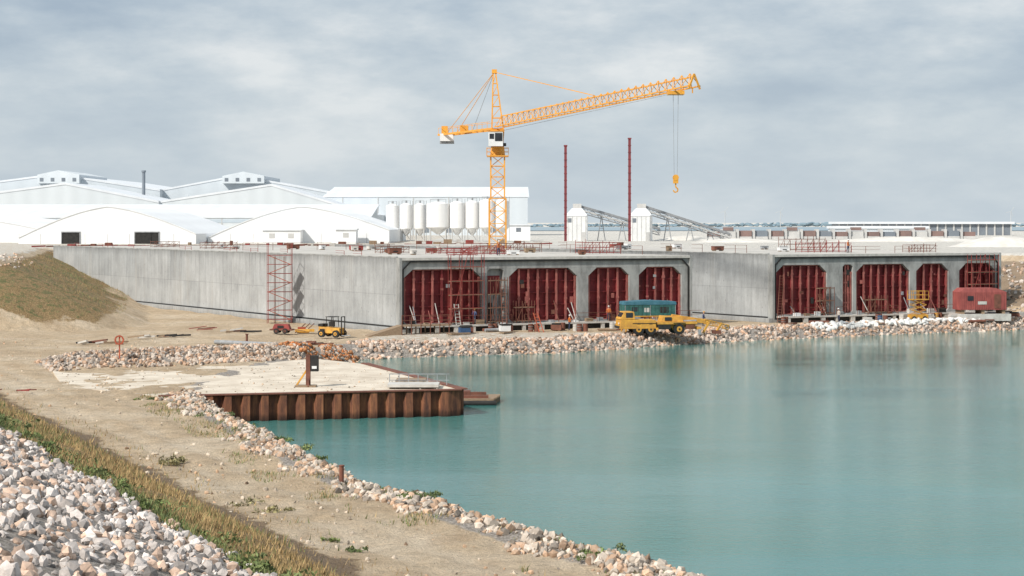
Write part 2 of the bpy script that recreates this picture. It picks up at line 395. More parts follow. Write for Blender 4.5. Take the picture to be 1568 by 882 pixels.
def along(pts,n,w0,w1):
    P=np.array(pts); L=np.hypot(*(P[1:]-P[:-1]).T); cs=np.concatenate([[0],np.cumsum(L)])
    t=rng.random(n)*cs[-1]; i=np.clip(np.searchsorted(cs,t)-1,0,len(L)-1); f=((t-cs[i])/L[i])[:,None]
    p=P[i]*(1-f)+P[i+1]*f; d=(P[i+1]-P[i])/L[i][:,None]; nn=np.stack([-d[:,1],d[:,0]],1)
    w=(w0+(w1-w0)*rng.random(n))[:,None]; p=p+nn*w; return p[:,0],p[:,1]
near2=[(21,37)]+lake[:7]+[(-24,127)]
x,y=along(near2,17000,-1.5,6.5); sd=SDf(x,y)
k=(sd>-.6)&(sd<3.7+(fbm(x*.5,y*.5,3)-.44)*5); x,y,sd=x[k],y[k],sd[k]; s=.15+.38*rng.random(len(x))**2.0
rocks('shore_rocks',x,y,s,rockcol(len(x),(.54,.465,.39),.36,.4))
north=[(-15.6,182)]+lake[10:18]+[(130,244)]
x,y=along(north,12000,-4,6); sd=SDf(x,y)
k=(sd>-.8)&(sd<5.0+(vn(x*.4,y*.4)-.5)*3); x,y=x[k],y[k]; s=.25+.5*rng.random(len(x))**1.8
rocks('bank_rocks',x,y,s,rockcol(len(x),(.56,.46,.385),.32,.35))
x,y=along([(-39,149),(-30,153),(-22,160),(-13,167),(-15,182)],5200,-4.5,4.5); s=.18+.4*rng.random(len(x))**1.5
k=(sdist(x,y,lake)>-1.0); x,y,s=x[k],y[k],s[k]
c=rockcol(len(x),(.50,.42,.35),.35,.4); c=np.where(((x>-21)&(y>160)&(rng.random(len(x))<.55))[:,None],c*np.array([[.95,.5,.25]]),c)
rocks('rubble_bund',x,y,s,c)
n=9000; y=48+rng.random(n)**1.3*147; x=(-.34+rng.random(n)*.40)*y; q=nd(x,y); sd=SDf(x,y)
k=(q<.5)&(sd>3)&(rng.random(n)<sm(.3,.6,fbm(x*.2+3,y*.2,3))+.15); x,y=x[k],y[k]; s=.04+.26*rng.random(len(x))**5
rocks('loose_stones',x,y,s,rockcol(len(x),(.56,.47,.37),.35,.4),.1)
TB=templates(4,2,.03,(1,1,.8))
x,y=along([(36.9,218.2),(50,226.2),(64,233.6)],230,-.5,1.3)
s=.6+.35*rng.random(230); c=np.clip(np.array([[.74,.73,.70]])*(.85+.25*rng.random((230,1))),0,.85)
rocks('white_sandbags',x,y,s,c,.2,TB,smooth=True,tilt=.5,z=np.maximum(H(x,y),-.95)+rng.random(230)*.12)
n=900; x=66+rng.random(n)*24; y=236+rng.random(n)*22; s=.3+.5*rng.random(n)
k=sdist(x,y,lake)>0; rocks('slope_rocks',x[k],y[k],s[k],rockcol(k.sum(),(.50,.44,.39)))
n=1600; x=-110+rng.random(n)*56; y=208+rng.random(n)*44; k=(H(x,y)>6.9)&(H(x,y)<8.6); s=.12+.4*rng.random(n)
rocks('mound_stones',x[k],y[k],s[k],rockcol(k.sum(),(.56,.48,.41)))

# ------------------------------------------------------------------ grass and weeds
def tri_mesh(name,V,C,material,per):
    n=len(V)//per; me=bpy.data.meshes.new(name); me.vertices.add(len(V)); me.vertices.foreach_set('co',V.astype(np.float32).ravel())
    me.loops.add(len(V)); me.loops.foreach_set('vertex_index',np.arange(len(V),dtype=np.int32))
    me.polygons.add(n); me.polygons.foreach_set('loop_start',np.arange(0,len(V),per,dtype=np.int32)); me.update(calc_edges=True)
    setcol(me,'Col',np.concatenate([C,np.ones((len(C),1))],1)); me.materials.append(material)
    o=bpy.data.objects.new(name,me); scene.collection.objects.link(o)
def blades(name,x,y,h,col):
    n=len(x); z=H(x,y)-.03; a=rng.random(n)*6.283; w=.012+.022*rng.random(n)
    dx,dy=np.cos(a)*w,np.sin(a)*w; lx=(rng.random(n)-.35)*h*.9; ly=(rng.random(n)-.5)*h*.9
    V=np.stack([np.stack([x-dx,y-dy,z],1),np.stack([x+dx,y+dy,z],1),np.stack([x+lx,y+ly,z+h],1)],1).reshape(-1,3)
    tri_mesh(name,V,np.repeat(col,3,0),LEAF,3)
n=330000; y=26+rng.random(n)*105; x=(-.36+rng.random(n)*.42)*y; q=nd(x,y)
d=fbm(x*.35,y*.35,4); k=(q>-2)&(q<8.0)&(rng.random(n)<(.25+.75*sm(.34,.54,d))*(.07+.93*sm(.2,2.6,q))*(1-sm(7.0,8.0,q))); x,y,q=x[k],y[k],q[k]
h=.08+.30*rng.random(len(x))**1.6; g=np.exp(-((q-7.0)/1.0)**2)[:,None]*(fbm(x*.3+4,y*.3,3)>.42)[:,None]
dry=np.array([[.43,.30,.14]])*(.5+.75*rng.random((len(x),1))); grn=np.array([[.17,.21,.075]])*(.5+.8*rng.random((len(x),1)))
sel=rng.random((len(x),1))<np.clip(g*.8+.10+.25*(fbm(x*.12,y*.12,2)[:,None]>.42),0,.9)
blades('dry_grass',x,y,h,np.where(sel,grn,dry))
x,y=along(near2,34000,.5,7.5); sd=SDf(x,y); dd=fbm(x*.28+31,y*.28,4)
k=(sd>1.2)&(sd<6)&(rng.random(len(x))<sm(.50,.64,dd)); x,y=x[k],y[k]
c=np.where(rng.random((len(x),1))<.5,np.array([[.17,.21,.075]]),np.array([[.42,.31,.16]]))*(.55+.7*rng.random((len(x),1)))
blades('shore_grass',x,y,.08+.22*rng.random(len(x)),c)
n=60000; x=-112+rng.random(n)*64; y=196+rng.random(n)*100; z=H(x,y)
k=(z>1.3)&(z<7.5)&(rng.random(n)<sm(.34,.56,fbm(x*.2,y*.2,4))); x,y=x[k],y[k]
gg=sm(.36,.56,fbm(x*.08+5,y*.08,3))[:,None]
c=np.where(rng.random((len(x),1))<.25+.5*gg,np.array([[.17,.20,.075]]),np.array([[.40,.27,.13]]))*(.6+.7*rng.random((len(x),1)))
blades('mound_grass',x,y,.12+.3*rng.random(len(x)),c)
def weed(cs,name):
    V=[];C=[]
    for (cx,cy,r,h,nl,tone) in cs:
        subs=[(rng.normal()*r*.6,rng.normal()*r*.6,h*(.3+.7*rng.random()),.6+.7*rng.random()) for _ in range(max(5,int(r*11)))]
        base=float(H(np.array([cx]),np.array([cy]))[0])
        for i in range(nl):
            sx,sy,sh,tn=subs[rng.integers(len(subs))]
            a=rng.random()*6.283; rr=r*.34*rng.random()**.6; px=cx+sx+math.cos(a)*rr; py=cy+sy+math.sin(a)*rr
            hh=sh*rng.random()**.8*(1-.6*rr/(r*.34+.01))
            c=np.array([px,py,base+hh+.03]); u=rng.normal(size=3)+np.array([0,0,.9]); u/=np.linalg.norm(u); w=np.cross(u,rng.normal(size=3)); w/=np.linalg.norm(w)
            L=.05+.08*rng.random(); W=L*.32
            V+= [c-u*L,c+w*W,c+u*L,c-w*W]
            col=np.array(tone)*(.5+.9*rng.random()*(0.5+.6*hh/h))*tn; C+=[col]*4
    tri_mesh(name,np.array(V),np.array(C),LEAF,4)
g1=(.15,.20,.065);g2=(.21,.25,.09);g3=(.28,.25,.12)
def shore(px,py,z=.3): 
    d=(EYE-z)*2750/(py-340); return (px-784)/2750*d,d
cl=[]
for px,py,r,h,nl,t in [(862,826,.9,.7,900,g1),(886,836,.7,.5,420,g1),(900,848,.7,.35,380,g2),(918,862,.6,.3,240,g1),(575,738,.6,.4,340,g1),(600,748,.8,.3,330,g2),(645,768,.9,.3,300,g1),(420,682,.8,.3,260,g1),(450,692,.9,.3,330,g2),(480,705,.9,.35,330,g1),(505,716,.6,.25,160,g2),(335,642,.9,.25,180,g1),(235,612,.7,.25,160,g1),(370,660,.7,.25,140,g2),(255,712,.8,.7,420,g3),(420,782,.7,.3,160,g3),(508,826,.4,.15,90,g2),(548,848,.4,.2,90,g1),(375,770,.8,.25,100,g3),(625,762,.7,.3,220,g2),(838,818,.5,.3,180,g2)]:
    a,d=shore(px,py,.6); cl.append((a,d,r,h,nl,t))
weed(cl,'shore_weeds')
cl=[]
for i in range(90):
    d=30+rng.random()*85; q=6.4+rng.random()*1.5; xx=(21.8-.433*d-q)/.901
    if xx/d<-.33: continue
    cl.append((xx,d,.5+.5*rng.random(),.2+.25*rng.random(),130,g1 if rng.random()<.5 else g2))
weed(cl,'dike_weeds')

# ------------------------------------------------------------------ tunnel elements
ex=(.91,.4136); RZ=math.atan2(.4136,.91)
SK=-.152; CK=.9886; LEN=119
def element(name,t0,W,bays):
    b=B(); T=8.6; D0=1.1
    sx=SK*LEN; sy=CK*LEN
    bt=[(0,D0,-.4),(W,D0,-.4),(W+sx,sy,-.4),(sx,sy,-.4)]; tp=[(p[0],p[1],T) for p in bt]
    vs=bt+tp
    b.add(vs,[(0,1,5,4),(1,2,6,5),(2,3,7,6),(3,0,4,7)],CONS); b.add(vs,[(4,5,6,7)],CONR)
    def strip(o0,o1,z0,z1,m,y0=0.0):
        q=[(-o1,y0,z0),(-o0,y0,z0),(-o0+sx,sy,z0),(-o1+sx,sy,z0)]; b.hexa(q,[(p[0],p[1],z1) for p in q],m)
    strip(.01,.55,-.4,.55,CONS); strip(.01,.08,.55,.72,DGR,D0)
    strip(-.25,.035,T,T+.14,CONF,D0)
    b.box(0,.32,0,D0-.003,-.4,T+.01,CONF); b.box(W-.32,W,0,D0-.003,-.4,T+.01,CONF)
    b.box(.32,W-.32,0,D0-.003,T-.30,T+.008,CONP); b.box(.32,W-.32,0,D0-.003,-.4,.35,CONF)
    g=.48; zt=T-.46
    b.beam((g,.12,.5),(g,.12,zt-.9),.15,BLK); b.beam((g,.12,zt-.9),(g+.9,.12,zt),.15,BLK)
    b.beam((g+.9,.12,zt),(W-g-.9,.12,zt),.15,BLK); b.beam((W-g-.9,.12,zt),(W-g,.12,zt-.9),.15,BLK); b.beam((W-g,.12,zt-.9),(W-g,.12,.5),.15,BLK)
    Y0,Y1=.28,D0-.006; zr=7.25; zf=.95
    b.box(.322,W-.322,Y0,Y1,zr,T-.302,CONF); b.box(.322,W-.322,Y0,Y1,.352,zf,CONF)
    e=[.322]+[v for q in bays for v in q[:2]]+[W-.322]
    for i in range(0,len(e),2):
        if e[i+1]-e[i]>.02: b.box(e[i],e[i+1],Y0+.004,Y1-.004,zf,zr,CONF)
    for (x0,x1,kind) in bays:
        hz=1.0 if x1-x0>4 else .3
        for xa,sg in ((x0,1),(x1,-1)):
            b.prism_y([(xa,zr),(xa+sg*hz*1.15,zr),(xa,zr-hz)],Y0+.01,Y1-.01,CONF)
            b.prism_y([(xa,zf),(xa+sg*.35,zf),(xa,zf+.35)],Y0+.01,Y1-.01,CONF)
        yb=D0-.10
        if kind=='g':
            xm=(x0+x1)/2; b.box(x0,x1,yb,yb+.05,zf,zr,CONF)
            b.box(x0+.2,xm-.15,yb-.03,yb-.005,zf+.1,3.2,DGR); b.box(x0+.2,x1-.2,yb-.05,yb-.005,4.2,6.4,BULK)
            b.box(xm+.1,x1-.15,yb-.06,yb-.004,1.6,3.8,GRY)
            continue
        b.box(x0,x1,yb,yb+.06,zf,zr,BULK)
        nr=max(3,round((x1-x0)/1.25)); 
        for i in range(nr+1):
            xx=x0+.18+(x1-x0-.36)*i/nr
            b.box(xx-.03,xx+.03,yb-.42,yb,zf+.12,zr-(.95 if i in(0,nr) else .12),BULK)
            b.box(xx-.13,xx+.13,yb-.46,yb-.42,zf+.12,zr-(.95 if i in(0,nr) else .12),RIB if random.random()<.8 else BULK)
            for zz in (2.3,3.6,4.9,6.1):
                if random.random()<.55: b.box(xx-.19,xx+.19,yb-.475,yb-.463,zz-.12,zz+.12,RIB)
        for zz in (1.5,2.9,4.3,5.7,6.9):
            b.box(x0+.04,x1-.04,yb-.22,yb-.003,zz-.05,zz+.05,BULK)
        for i in range(nr*2):
            if random.random()<.4:
                xx=x0+.5+(x1-x0-1)*random.random(); zz=1.3+4.8*random.random()
                b.box(xx,xx+.15+.4*random.random(),yb-.50,yb-.48,zz,zz+.2+.6*random.random(),random.choice([RIB,RST,GRY,DGR,RIB]))
        for i in range(int((x1-x0)/1.8)):
            xx=x0+.6+(x1-x0-1.2)*random.random(); hh=1.0+1.6*random.random()
            b.beam((xx,-.9,.83),(xx+random.uniform(-.4,.4),yb-.5,.83+hh),.07,random.choice([RIB,CONP,RST,GRY,RST]))
        b.box(x0+.1,x1-.1,yb-.3,yb-.01,zf,zf+.12,RIB)
        b.box(x0+1.2,x1-1.2,yb-.36,yb-.005,zr-.16,zr-.01,RIB)
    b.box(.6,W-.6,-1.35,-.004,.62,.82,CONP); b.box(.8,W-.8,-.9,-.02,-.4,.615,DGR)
    xx=1.2
    while xx<W-1:
        b.box(xx,xx+.4+.3*random.random(),-1.3,-.91,-.3,.60,CONP); xx+=1.9+1.0*random.random()
    xx=.8
    while xx<W-.8:
        if random.random()<.8: b.beam((xx,-1.25,.82),(xx,-1.25,1.9),.05,RST)
        if random.random()<.6:
            b.beam((xx,-1.25,1.88),(xx+1.6,-1.25,1.88),.05,RST); b.beam((xx,-1.25,1.4),(xx+1.6,-1.25,1.4),.04,RST)
        if random.random()<.45:
            w=.4+random.random()*.7; b.box(xx+.3,xx+.3+w,-1.1,-.5,.825,.95+random.random()*.7,random.choice([CONP,GRY,RST,DGR,TIM,WHT]))
        xx+=1.6
    lx=-12.9+ex[0]*t0; ly=206+ex[1]*t0
    return b.obj(name,(lx,ly,0),RZ)
element('concrete_tunnel_element',0,38.65,[(.6,10.3,'b'),(11.1,13.2,'g'),(13.9,22.9,'b'),(24.4,30.0,'b'),(31.3,37.3,'b')])
element('concrete_tunnel_element',50.35,36.2,[(.6,8.4,'b'),(10.8,12.4,'b'),(12.9,21.4,'b'),(22.4,27.7,'b'),(29.4,35.4,'b')])
def loc(t0,x,y,z):
    px=-12.9+ex[0]*t0+x*ex[0]-y*ex[1]; py=206+ex[1]*t0+x*ex[1]+y*ex[0]; return (px,py,z)

def railing(name,pts,h=1.1,step=2.2,m=RST,z=8.62,gap=.0):
    b=B()
    for (p,q) in zip(pts[:-1],pts[1:]):
        p=Vector(p);q=Vector(q);L=(q-p).length;n=max(1,int(L/step))
        for i in range(n):
            if random.random()<gap: continue
            a=p.lerp(q,i/n);c=p.lerp(q,(i+1)/n)
            b.beam(a,a+Vector((0,0,h)),.06,m); b.beam(a+Vector((0,0,h)),c+Vector((0,0,h)),.04,m); b.beam(a+Vector((0,0,h*.55)),c+Vector((0,0,h*.55)),.035,m)
    return b.obj(name)
def RP(t0,x,y): return loc(t0,x,y,8.62)
railing('roof_guardrail',[RP(0,1+SK*60,60),RP(0,37+SK*60,60)],gap=.35)
railing('roof_guardrail',[RP(0,.6+SK*8,8),RP(0,.6+SK*117,116)],h=.6,gap=.72,m=RED)
railing('roof_guardrail',[RP(0,36+SK*4,4),RP(0,36+SK*60,60)],gap=.45)
railing('roof_guardrail',[RP(50.35,1+SK*4,4),RP(50.35,1+SK*60,60)],gap=.5)
railing('roof_guardrail',[RP(50.35,14,3),RP(50.35,35,3)],h=.9,gap=.5)
def cage(t0,x,y,w,l,h,m=RED):
    b=B(); 
    nx=max(2,int(w/.9))
    for i in range(nx+1):
        X_=w*i/nx
        for Y_ in (0,l):
            b.beam((X_,Y_,0),(X_,Y_,h*(.7+.5*random.random())),.055,m)
            if i<nx and random.random()<.7: b.beam((X_,Y_,.1),(X_+w/nx,Y_,h*.9),.04,m)
    for zz in (.15,h*.5,h*.9):
        for Y_ in (0,l): b.beam((0,Y_,zz),(w,Y_,zz),.055,m)
        b.beam((0,0,zz),(0,l,zz),.05,m); b.beam((w,0,zz),(w,l,zz),.05,m)
    b.obj('rebar_cage',loc(t0,x,y,8.62),RZ)
for a in [(0,14,12,5.5,2.5,1.1,RED),(0,20,22,4,3,1.1,RST),(0,31,14,5,3,1.6,RED),(0,26,30,6,3,1.3,RST),(50.35,12,10,7,3,1.4,RED),(50.35,19,25,6,3,1.8,RST),(0,-3,75,5,3,1.1,RST),(0,-6,95,4,3,1.0,RST),(50.35,26,6,4,2,1.1,RST),(0,8,28,4,2,1.,RST),(0,10,8,3,2,.9,RED),(0,12,20,6,2,.8,RED)]: cage(*a)
def crate(t0,x,y,w,l,h,m,nm='site_toolbox'):
    b=B(); b.box(0,w,0,l,.12,h,m); b.box(-.04,w+.04,-.04,l+.04,h,h+.07,m); b.box(.1,.3,.02,l-.02,0,.12,TIM); b.box(w-.3,w-.1,.02,l-.02,0,.12,TIM)
    b.box(w*.3,w*.7,-.03,-.004,h*.4,h*.6,DGR); b.obj(nm,loc(t0,x,y,8.62),RZ+random.uniform(-.3,.3))
for i in range(28):
    yy=5+random.random()**1.4*80; crate(random.choice([0,0,50.35]),SK*yy+(8 if i%4 else 1)+random.random()*24,yy,.6+random.random()*1.2,.8,.3+random.random()*.5,random.choice([RED,RST,RST,WHT,TIM,RED,CONP,GRY]))
b=B()
for i in range(44):
    x_=-78+i*1.9+random.random(); y_=312+ (x_+78)*.45+random.random()*3; h=random.random()**2*.9
    b.box(x_,x_+.4+random.random()*1.4,y_,y_+1,8.1,8.55+h,random.choice([RED,RST,RED,CONP,TIM,CONP,RST]))
b.obj('formwork_stack')
b=B()
for i in range(40):
    b.beam(Vector((-84+i*2.3,314+i*1.02,8.45)),Vector((-84+i*2.3+2.2,314+(i+.96)*1.02,8.45+random.uniform(-.05,.1))),.25,RST if i%3 else RED)
b.obj('kerb_formwork')

# stair scaffold tower
b=B(); w,l,h=3.0,1.6,9.6
for x_ in (0,.9,w-.9,w):
    for y_ in (0,l): b.beam((x_,y_,0),(x_,y_,h+(.5 if x_ in (0,w) else -1.2)),.065,RED if x_ in(0,w) else RST)
zz=.5
k=0
while zz<h:
    for y_ in (0,l): b.beam((0,y_,zz),(w,y_,zz),.05,RED)
    b.beam((0,0,zz),(0,l,zz),.05,RED); b.beam((w,0,zz),(w,l,zz),.05,RED)
    if k%2==0: b.box(.05,w-.05,.1,l-.1,zz-.03,zz+.02,RST)
    if zz+1.2<h: b.beam((0.1 if k%2 else w-.1,.4,zz),(w-.1 if k%2 else .1,.4,zz+1.15),.08,ORR)
    zz+=1.15;k+=1
p=at(409,225); b.obj('scaffold_stair_tower',(p[0],p[1],0),R(2))

# ------------------------------------------------------------------ tower crane
b=B(); cx,cy=at(762,250)[:2]; M=1.9
b.box(cx-2.4,cx+2.4,cy-2.4,cy+2.4,8.55,9.1,CONP)
b.lattice((cx,cy,9.0),(cx,cy,16),2.3,1.9,YCR,.22,.11)
b.lattice((cx,cy,16),(cx,cy,22.0),M,1.7,YCR,.19,.10)
b.box(cx-1.5,cx+1.5,cy-1.5,cy+1.5,21.8,21.95,YCR)
for s_ in (-1.5,1.5):
    for z_ in (22.5,23.0): b.beam((cx-1.5,cy+s_,z_),(cx+1.5,cy+s_,z_),.06,YCR); b.beam((cx+s_,cy-1.5,z_),(cx+s_,cy+1.5,z_),.06,YCR)
    for k in (-1.5,-.5,.5,1.5): b.beam((cx+k,cy+s_,21.9),(cx+k,cy+s_,23),.06,YCR)
b.cyl((cx,cy,22),(cx,cy,23.3),1.05,YCR,.9); b.cyl((cx,cy,23.3),(cx,cy,23.7),1.2,DGR)
b.hexa([(cx-.8,cy-.8,23.7),(cx+.8,cy-.8,23.7),(cx+.8,cy+.8,23.7),(cx-.8,cy+.8,23.7)],[(cx-.95,cy-.95,25.6),(cx+.95,cy-.95,25.6),(cx+.95,cy+.95,25.6),(cx-.95,cy+.95,25.6)],YCR)
b.box(cx-1.25,cx+.75,cy-2.5,cy-1.0,23.2,25.2,WHT)
b.box(cx-.35,cx+.65,cy-2.56,cy-2.505,23.9,25.0,DRK); b.box(cx-1.1,cx-.5,cy-2.55,cy-2.505,24.2,24.9,DRK); b.box(cx+.755,cx+.79,cy-2.4,cy-1.3,23.9,25.0,DRK)
b.box(cx-1.3,cx+.8,cy-2.6,cy-.9,25.2,25.3,YCR)
tip=Vector(at(1063,195,27.5)); root=Vector((cx,cy,25.9)); ctr=Vector(at(679,268,25.9)); apex=Vector(at(757,250,33.6))
for sx_,sy_ in ((-.8,-.8),(.8,-.8),(.8,.8),(-.8,.8)):
    b.beam((cx+sx_,cy+sy_,25.6),apex+Vector((sx_*.2,sy_*.2,0)),.18,YCR)
for k in range(1,5):
    f=k/5; r=.8*(1-f*.8); z_=25.6+(apex.z-25.6)*f; ax=cx+(apex.x-cx)*f; ay=cy
    b.beam((ax-r,ay-r,z_),(ax+r,ay-r,z_),.1,YCR); b.beam((ax+r,ay-r,z_),(ax+r,ay+r,z_),.1,YCR); b.beam((ax-r,ay+r,z_),(ax+r,ay+r,z_),.1,YCR); b.beam((ax-r,ay-r,z_),(ax-r,ay+r,z_),.1,YCR)
    b.beam((ax-r,ay-r,z_),(ax+r*.8,ay-r*.8,z_+1.5),.08,YCR)
b.box(apex.x-.35,apex.x+.35,apex.y-.35,apex.y+.35,apex.z-.2,apex.z+.35,YCR)
d=(tip-root); L=d.length; d.normalize(); a=d.cross(Vector((0,0,1))).normalized(); up=a.cross(d).normalized()
n=30; hw=.7; ht=1.45
P=lambda t,s_: root+d*(t*L)+a*s_*hw; Q=lambda t: root+d*(t*L)+up*(ht if t<.985 else ht*.7)
b.beam(P(0.01,-1),P(1,-1),.14,YCR); b.beam(P(.01,1),P(1,1),.14,YCR); b.beam(Q(.02),Q(1),.14,YCR)
for i in range(n):
    t0=.01+.99*i/n;t1=.01+.99*(i+1)/n;tm=(t0+t1)/2
    for s_ in (-1,1): b.beam(P(t0,s_),Q(tm),.065,YCR); b.beam(Q(tm),P(t1,s_),.065,YCR)
    b.beam(P(t0,-1),P(t0,1),.055,YCR)
b.beam(P(1,-1)-up*.35,Q(1)+up*.3,.18,YCR); b.beam(P(1,1)-up*.35,Q(1)+up*.3,.18,YCR); b.beam(P(.97,-1),P(.97,-1)-up*.6,.13,YCR); b.beam(P(.97,1),P(.97,1)-up*.6,.13,YCR)
dc=(ctr-root); Lc=dc.length; dc.normalize(); ac=dc.cross(Vector((0,0,1))).normalized()
C=lambda t,s_,z_=0: root+dc*(t*Lc)+ac*s_*.8+Vector((0,0,z_-.2))
for s_ in (-1,1):
    b.beam(C(0,s_),C(1,s_),.28,YCR); b.beam(C(.05,s_,1.0),C(1,s_,1.0),.06,YCR)
    for k in range(12): b.beam(C(k/11,s_),C(k/11,s_,1.0),.05,YCR)
for k in range(9): b.beam(C(k/9,-1),C((k+1)/9,1),.1,YCR); b.beam(C(k/9,-1),C(k/9,1),.1,YCR)
pc=C(.93,0); b.box(pc.x-1.0,pc.x+1.0,pc.y-1.2,pc.y+1.2,pc.z-1.0,pc.z+.1,WHT); b.box(pc.x-1.05,pc.x+1.05,pc.y-.6,pc.y+.6,pc.z-1.35,pc.z-1.0,GRY)
pc=C(.6,0); b.box(pc.x-.6,pc.x+.6,pc.y-.8,pc.y+.8,pc.z+.15,pc.z+1.0,YCR); pc=C(.97,0); b.box(pc.x-.5,pc.x+.4,pc.y-.5,pc.y+.5,pc.z+.15,pc.z+1.3,YCR)
b.beam(apex,Q(.55),.09,YCR); b.beam(apex,C(.85,-1,0),.06,YCR); b.beam(apex,C(.85,1,0),.06,YCR); b.beam(apex,C(.55,1,0),.045,GRY)
t=.925; pt=root+d*(t*L); b.box(pt.x-.9,pt.x+.9,pt.y-.9,pt.y+.9,pt.z-.55,pt.z-.15,YCR)
hz=16.9
for s_ in (-.28,.28): b.beam((pt.x+s_,pt.y,pt.z-.5),(pt.x+s_*.6,pt.y,hz+.9),.04,GRY)
b.box(pt.x-.28,pt.x+.28,pt.y-.2,pt.y+.2,hz+.1,hz+.95,YCR); b.cyl((pt.x,pt.y-.22,hz+.75),(pt.x,pt.y+.22,hz+.75),.34,YCR,n=12)
hp=[Vector((pt.x,pt.y,hz+.1)),Vector((pt.x,pt.y,hz-.3)),Vector((pt.x+.25,pt.y,hz-.5)),Vector((pt.x+.2,pt.y,hz-.8)),Vector((pt.x-.1,pt.y,hz-.9)),Vector((pt.x-.28,pt.y,hz-.65))]
for p_,q_ in zip(hp[:-1],hp[1:]): b.beam(p_,q_,.14,YCR)
b.beam(P(.02,0)-up*.6,P(.92,0)-up*.35,.04,GRY)
b.obj('tower_crane')

# ------------------------------------------------------------------ far site
ZG=8.1
def px2(px,d): return (px-784)/2750*d
def pz(py,d): return EYE+(340-py)*d/2750
def gable(name,d,depth,pts,wall,roof,over=.15,extra=None):
    b=B(); top=[(px2(a,d),pz(c,d)) for a,c in pts]
    poly=[(top[0][0],ZG-1)]+[(top[-1][0],ZG-1)]+top[::-1]
    b.prism_y(poly,d,d+depth,wall)
    for (x0,z0),(x1,z1) in zip(top[:-1],top[1:]):
        b.hexa([(x0,d-over,z0-.35),(x1,d-over,z1-.35),(x1,d-.004,z1-.35),(x0,d-.004,z0-.35)],[(x0,d-over,z0+.3),(x1,d-over,z1+.3),(x1,d-.004,z1+.3),(x0,d-.004,z0+.3)],roof)
        b.hexa([(x0,d,z0+.02),(x1,d,z1+.02),(x1,d+depth,z1+.02),(x0,d+depth,z0+.02)],[(x0,d,z0+.3),(x1,d,z1+.3),(x1,d+depth,z1+.3),(x0,d+depth,z0+.3)],roof)
    x0=top[0][0]
    while x0<top[-1][0]:
        b.box(x0,x0+.25,d-.1,d-.01,ZG,min(top[0][1],top[-1][1])-.4,roof); x0+=9
    if extra: extra(b,d)
    return b.obj(name)
def clere(px0,px1,y0,y1):
    def f(b,d):
        x0,x1=px2(px0,d),px2(px1,d); z0,z1=pz(y1,d),pz(y0,d)
        b.prism_y([(x0,z0),(x1,z0),(x1,z1-1.5),((x0+x1)/2,z1),(x0,z1-1.5)],d-2.5,d+40,HALLF)
        for i in range(4):
            xx=x0+(x1-x0)*(.06+.26*i); b.box(xx,xx+1.2,d-2.6,d-2.51,z0+.7,z0+1.9,HZD)
    return f
gable('industrial_hall',620,150,[(-180,301),(85,267),(245,291)],HALLW,ROOFW,.15,clere(60,124,261,281))
gable('industrial_hall',625,150,[(247,291),(365,269),(512,296)],HALLW,ROOFW,.15,clere(342,406,263,281))
gable('industrial_hall',560,50,[(-180,318),(100,281),(243,309)],HALLF,ROOFW)
gable('industrial_hall',562,50,[(245,309),(415,283),(572,330)],HALLF,ROOFW)
def shed(name,px0,px1,d0,d1,ytop,yeave,wall,roof,band=None,wins=0):
    b=B(); x0=px2(px0,d0);x1=px2(px1,d0); zt=pz(ytop,d1);ze=pz(yeave,d0)
    vs=[(x0,d0,ZG-1),(x1,d0,ZG-1),(x1,d0,ze),(x0,d0,ze),(x0,d1,ZG-1),(x1,d1,ZG-1),(x1,d1,zt),(x0,d1,zt)]
    b.add(vs,[(0,1,2,3),(1,5,6,2),(0,3,7,4),(4,7,6,5)],wall)
    b.hexa([(x0-.5,d0-.2,ze+.02),(x1+.5,d0-.2,ze+.02),(x1+.5,d1,zt+.02),(x0-.5,d1,zt+.02)],[(x0-.5,d0-.2,ze+.4),(x1+.5,d0-.2,ze+.4),(x1+.5,d1,zt+.4),(x0-.5,d1,zt+.4)],roof)
    if band: b.box(x0+.2,x1-.2,d0-.08,d0-.01,pz(band[1],d0),pz(band[0],d0),BLUS)
    for i in range(wins):
        xx=x0+(x1-x0)*(i+.5)/wins; b.box(xx-1,xx+1,d0-.06,d0-.01,ZG+1,ZG+3.2,HZD)
    nn=int((x1-x0)/12)
    for i in range(nn): b.box(x0+12*i+6,x0+12*i+6.25,d0-.12,d0-.01,ZG,ze,HZC)
    return b.obj(name)
shed('warehouse',-90,566,500,530,315,334,HALLF,ROOFW,(336,341))
shed('warehouse',497,808,610,650,288,302,HALLW,ROOFW,None,9)
b=B(); x,y_,_=at(220,600); b.cyl((x,y_,20),(x,y_,pz(262,600)),.55,HZD,n=12); b.cyl((x,y_,pz(264,600)),(x,y_,pz(261,600)),.75,HZD,n=12); b.obj('chimney_stack')
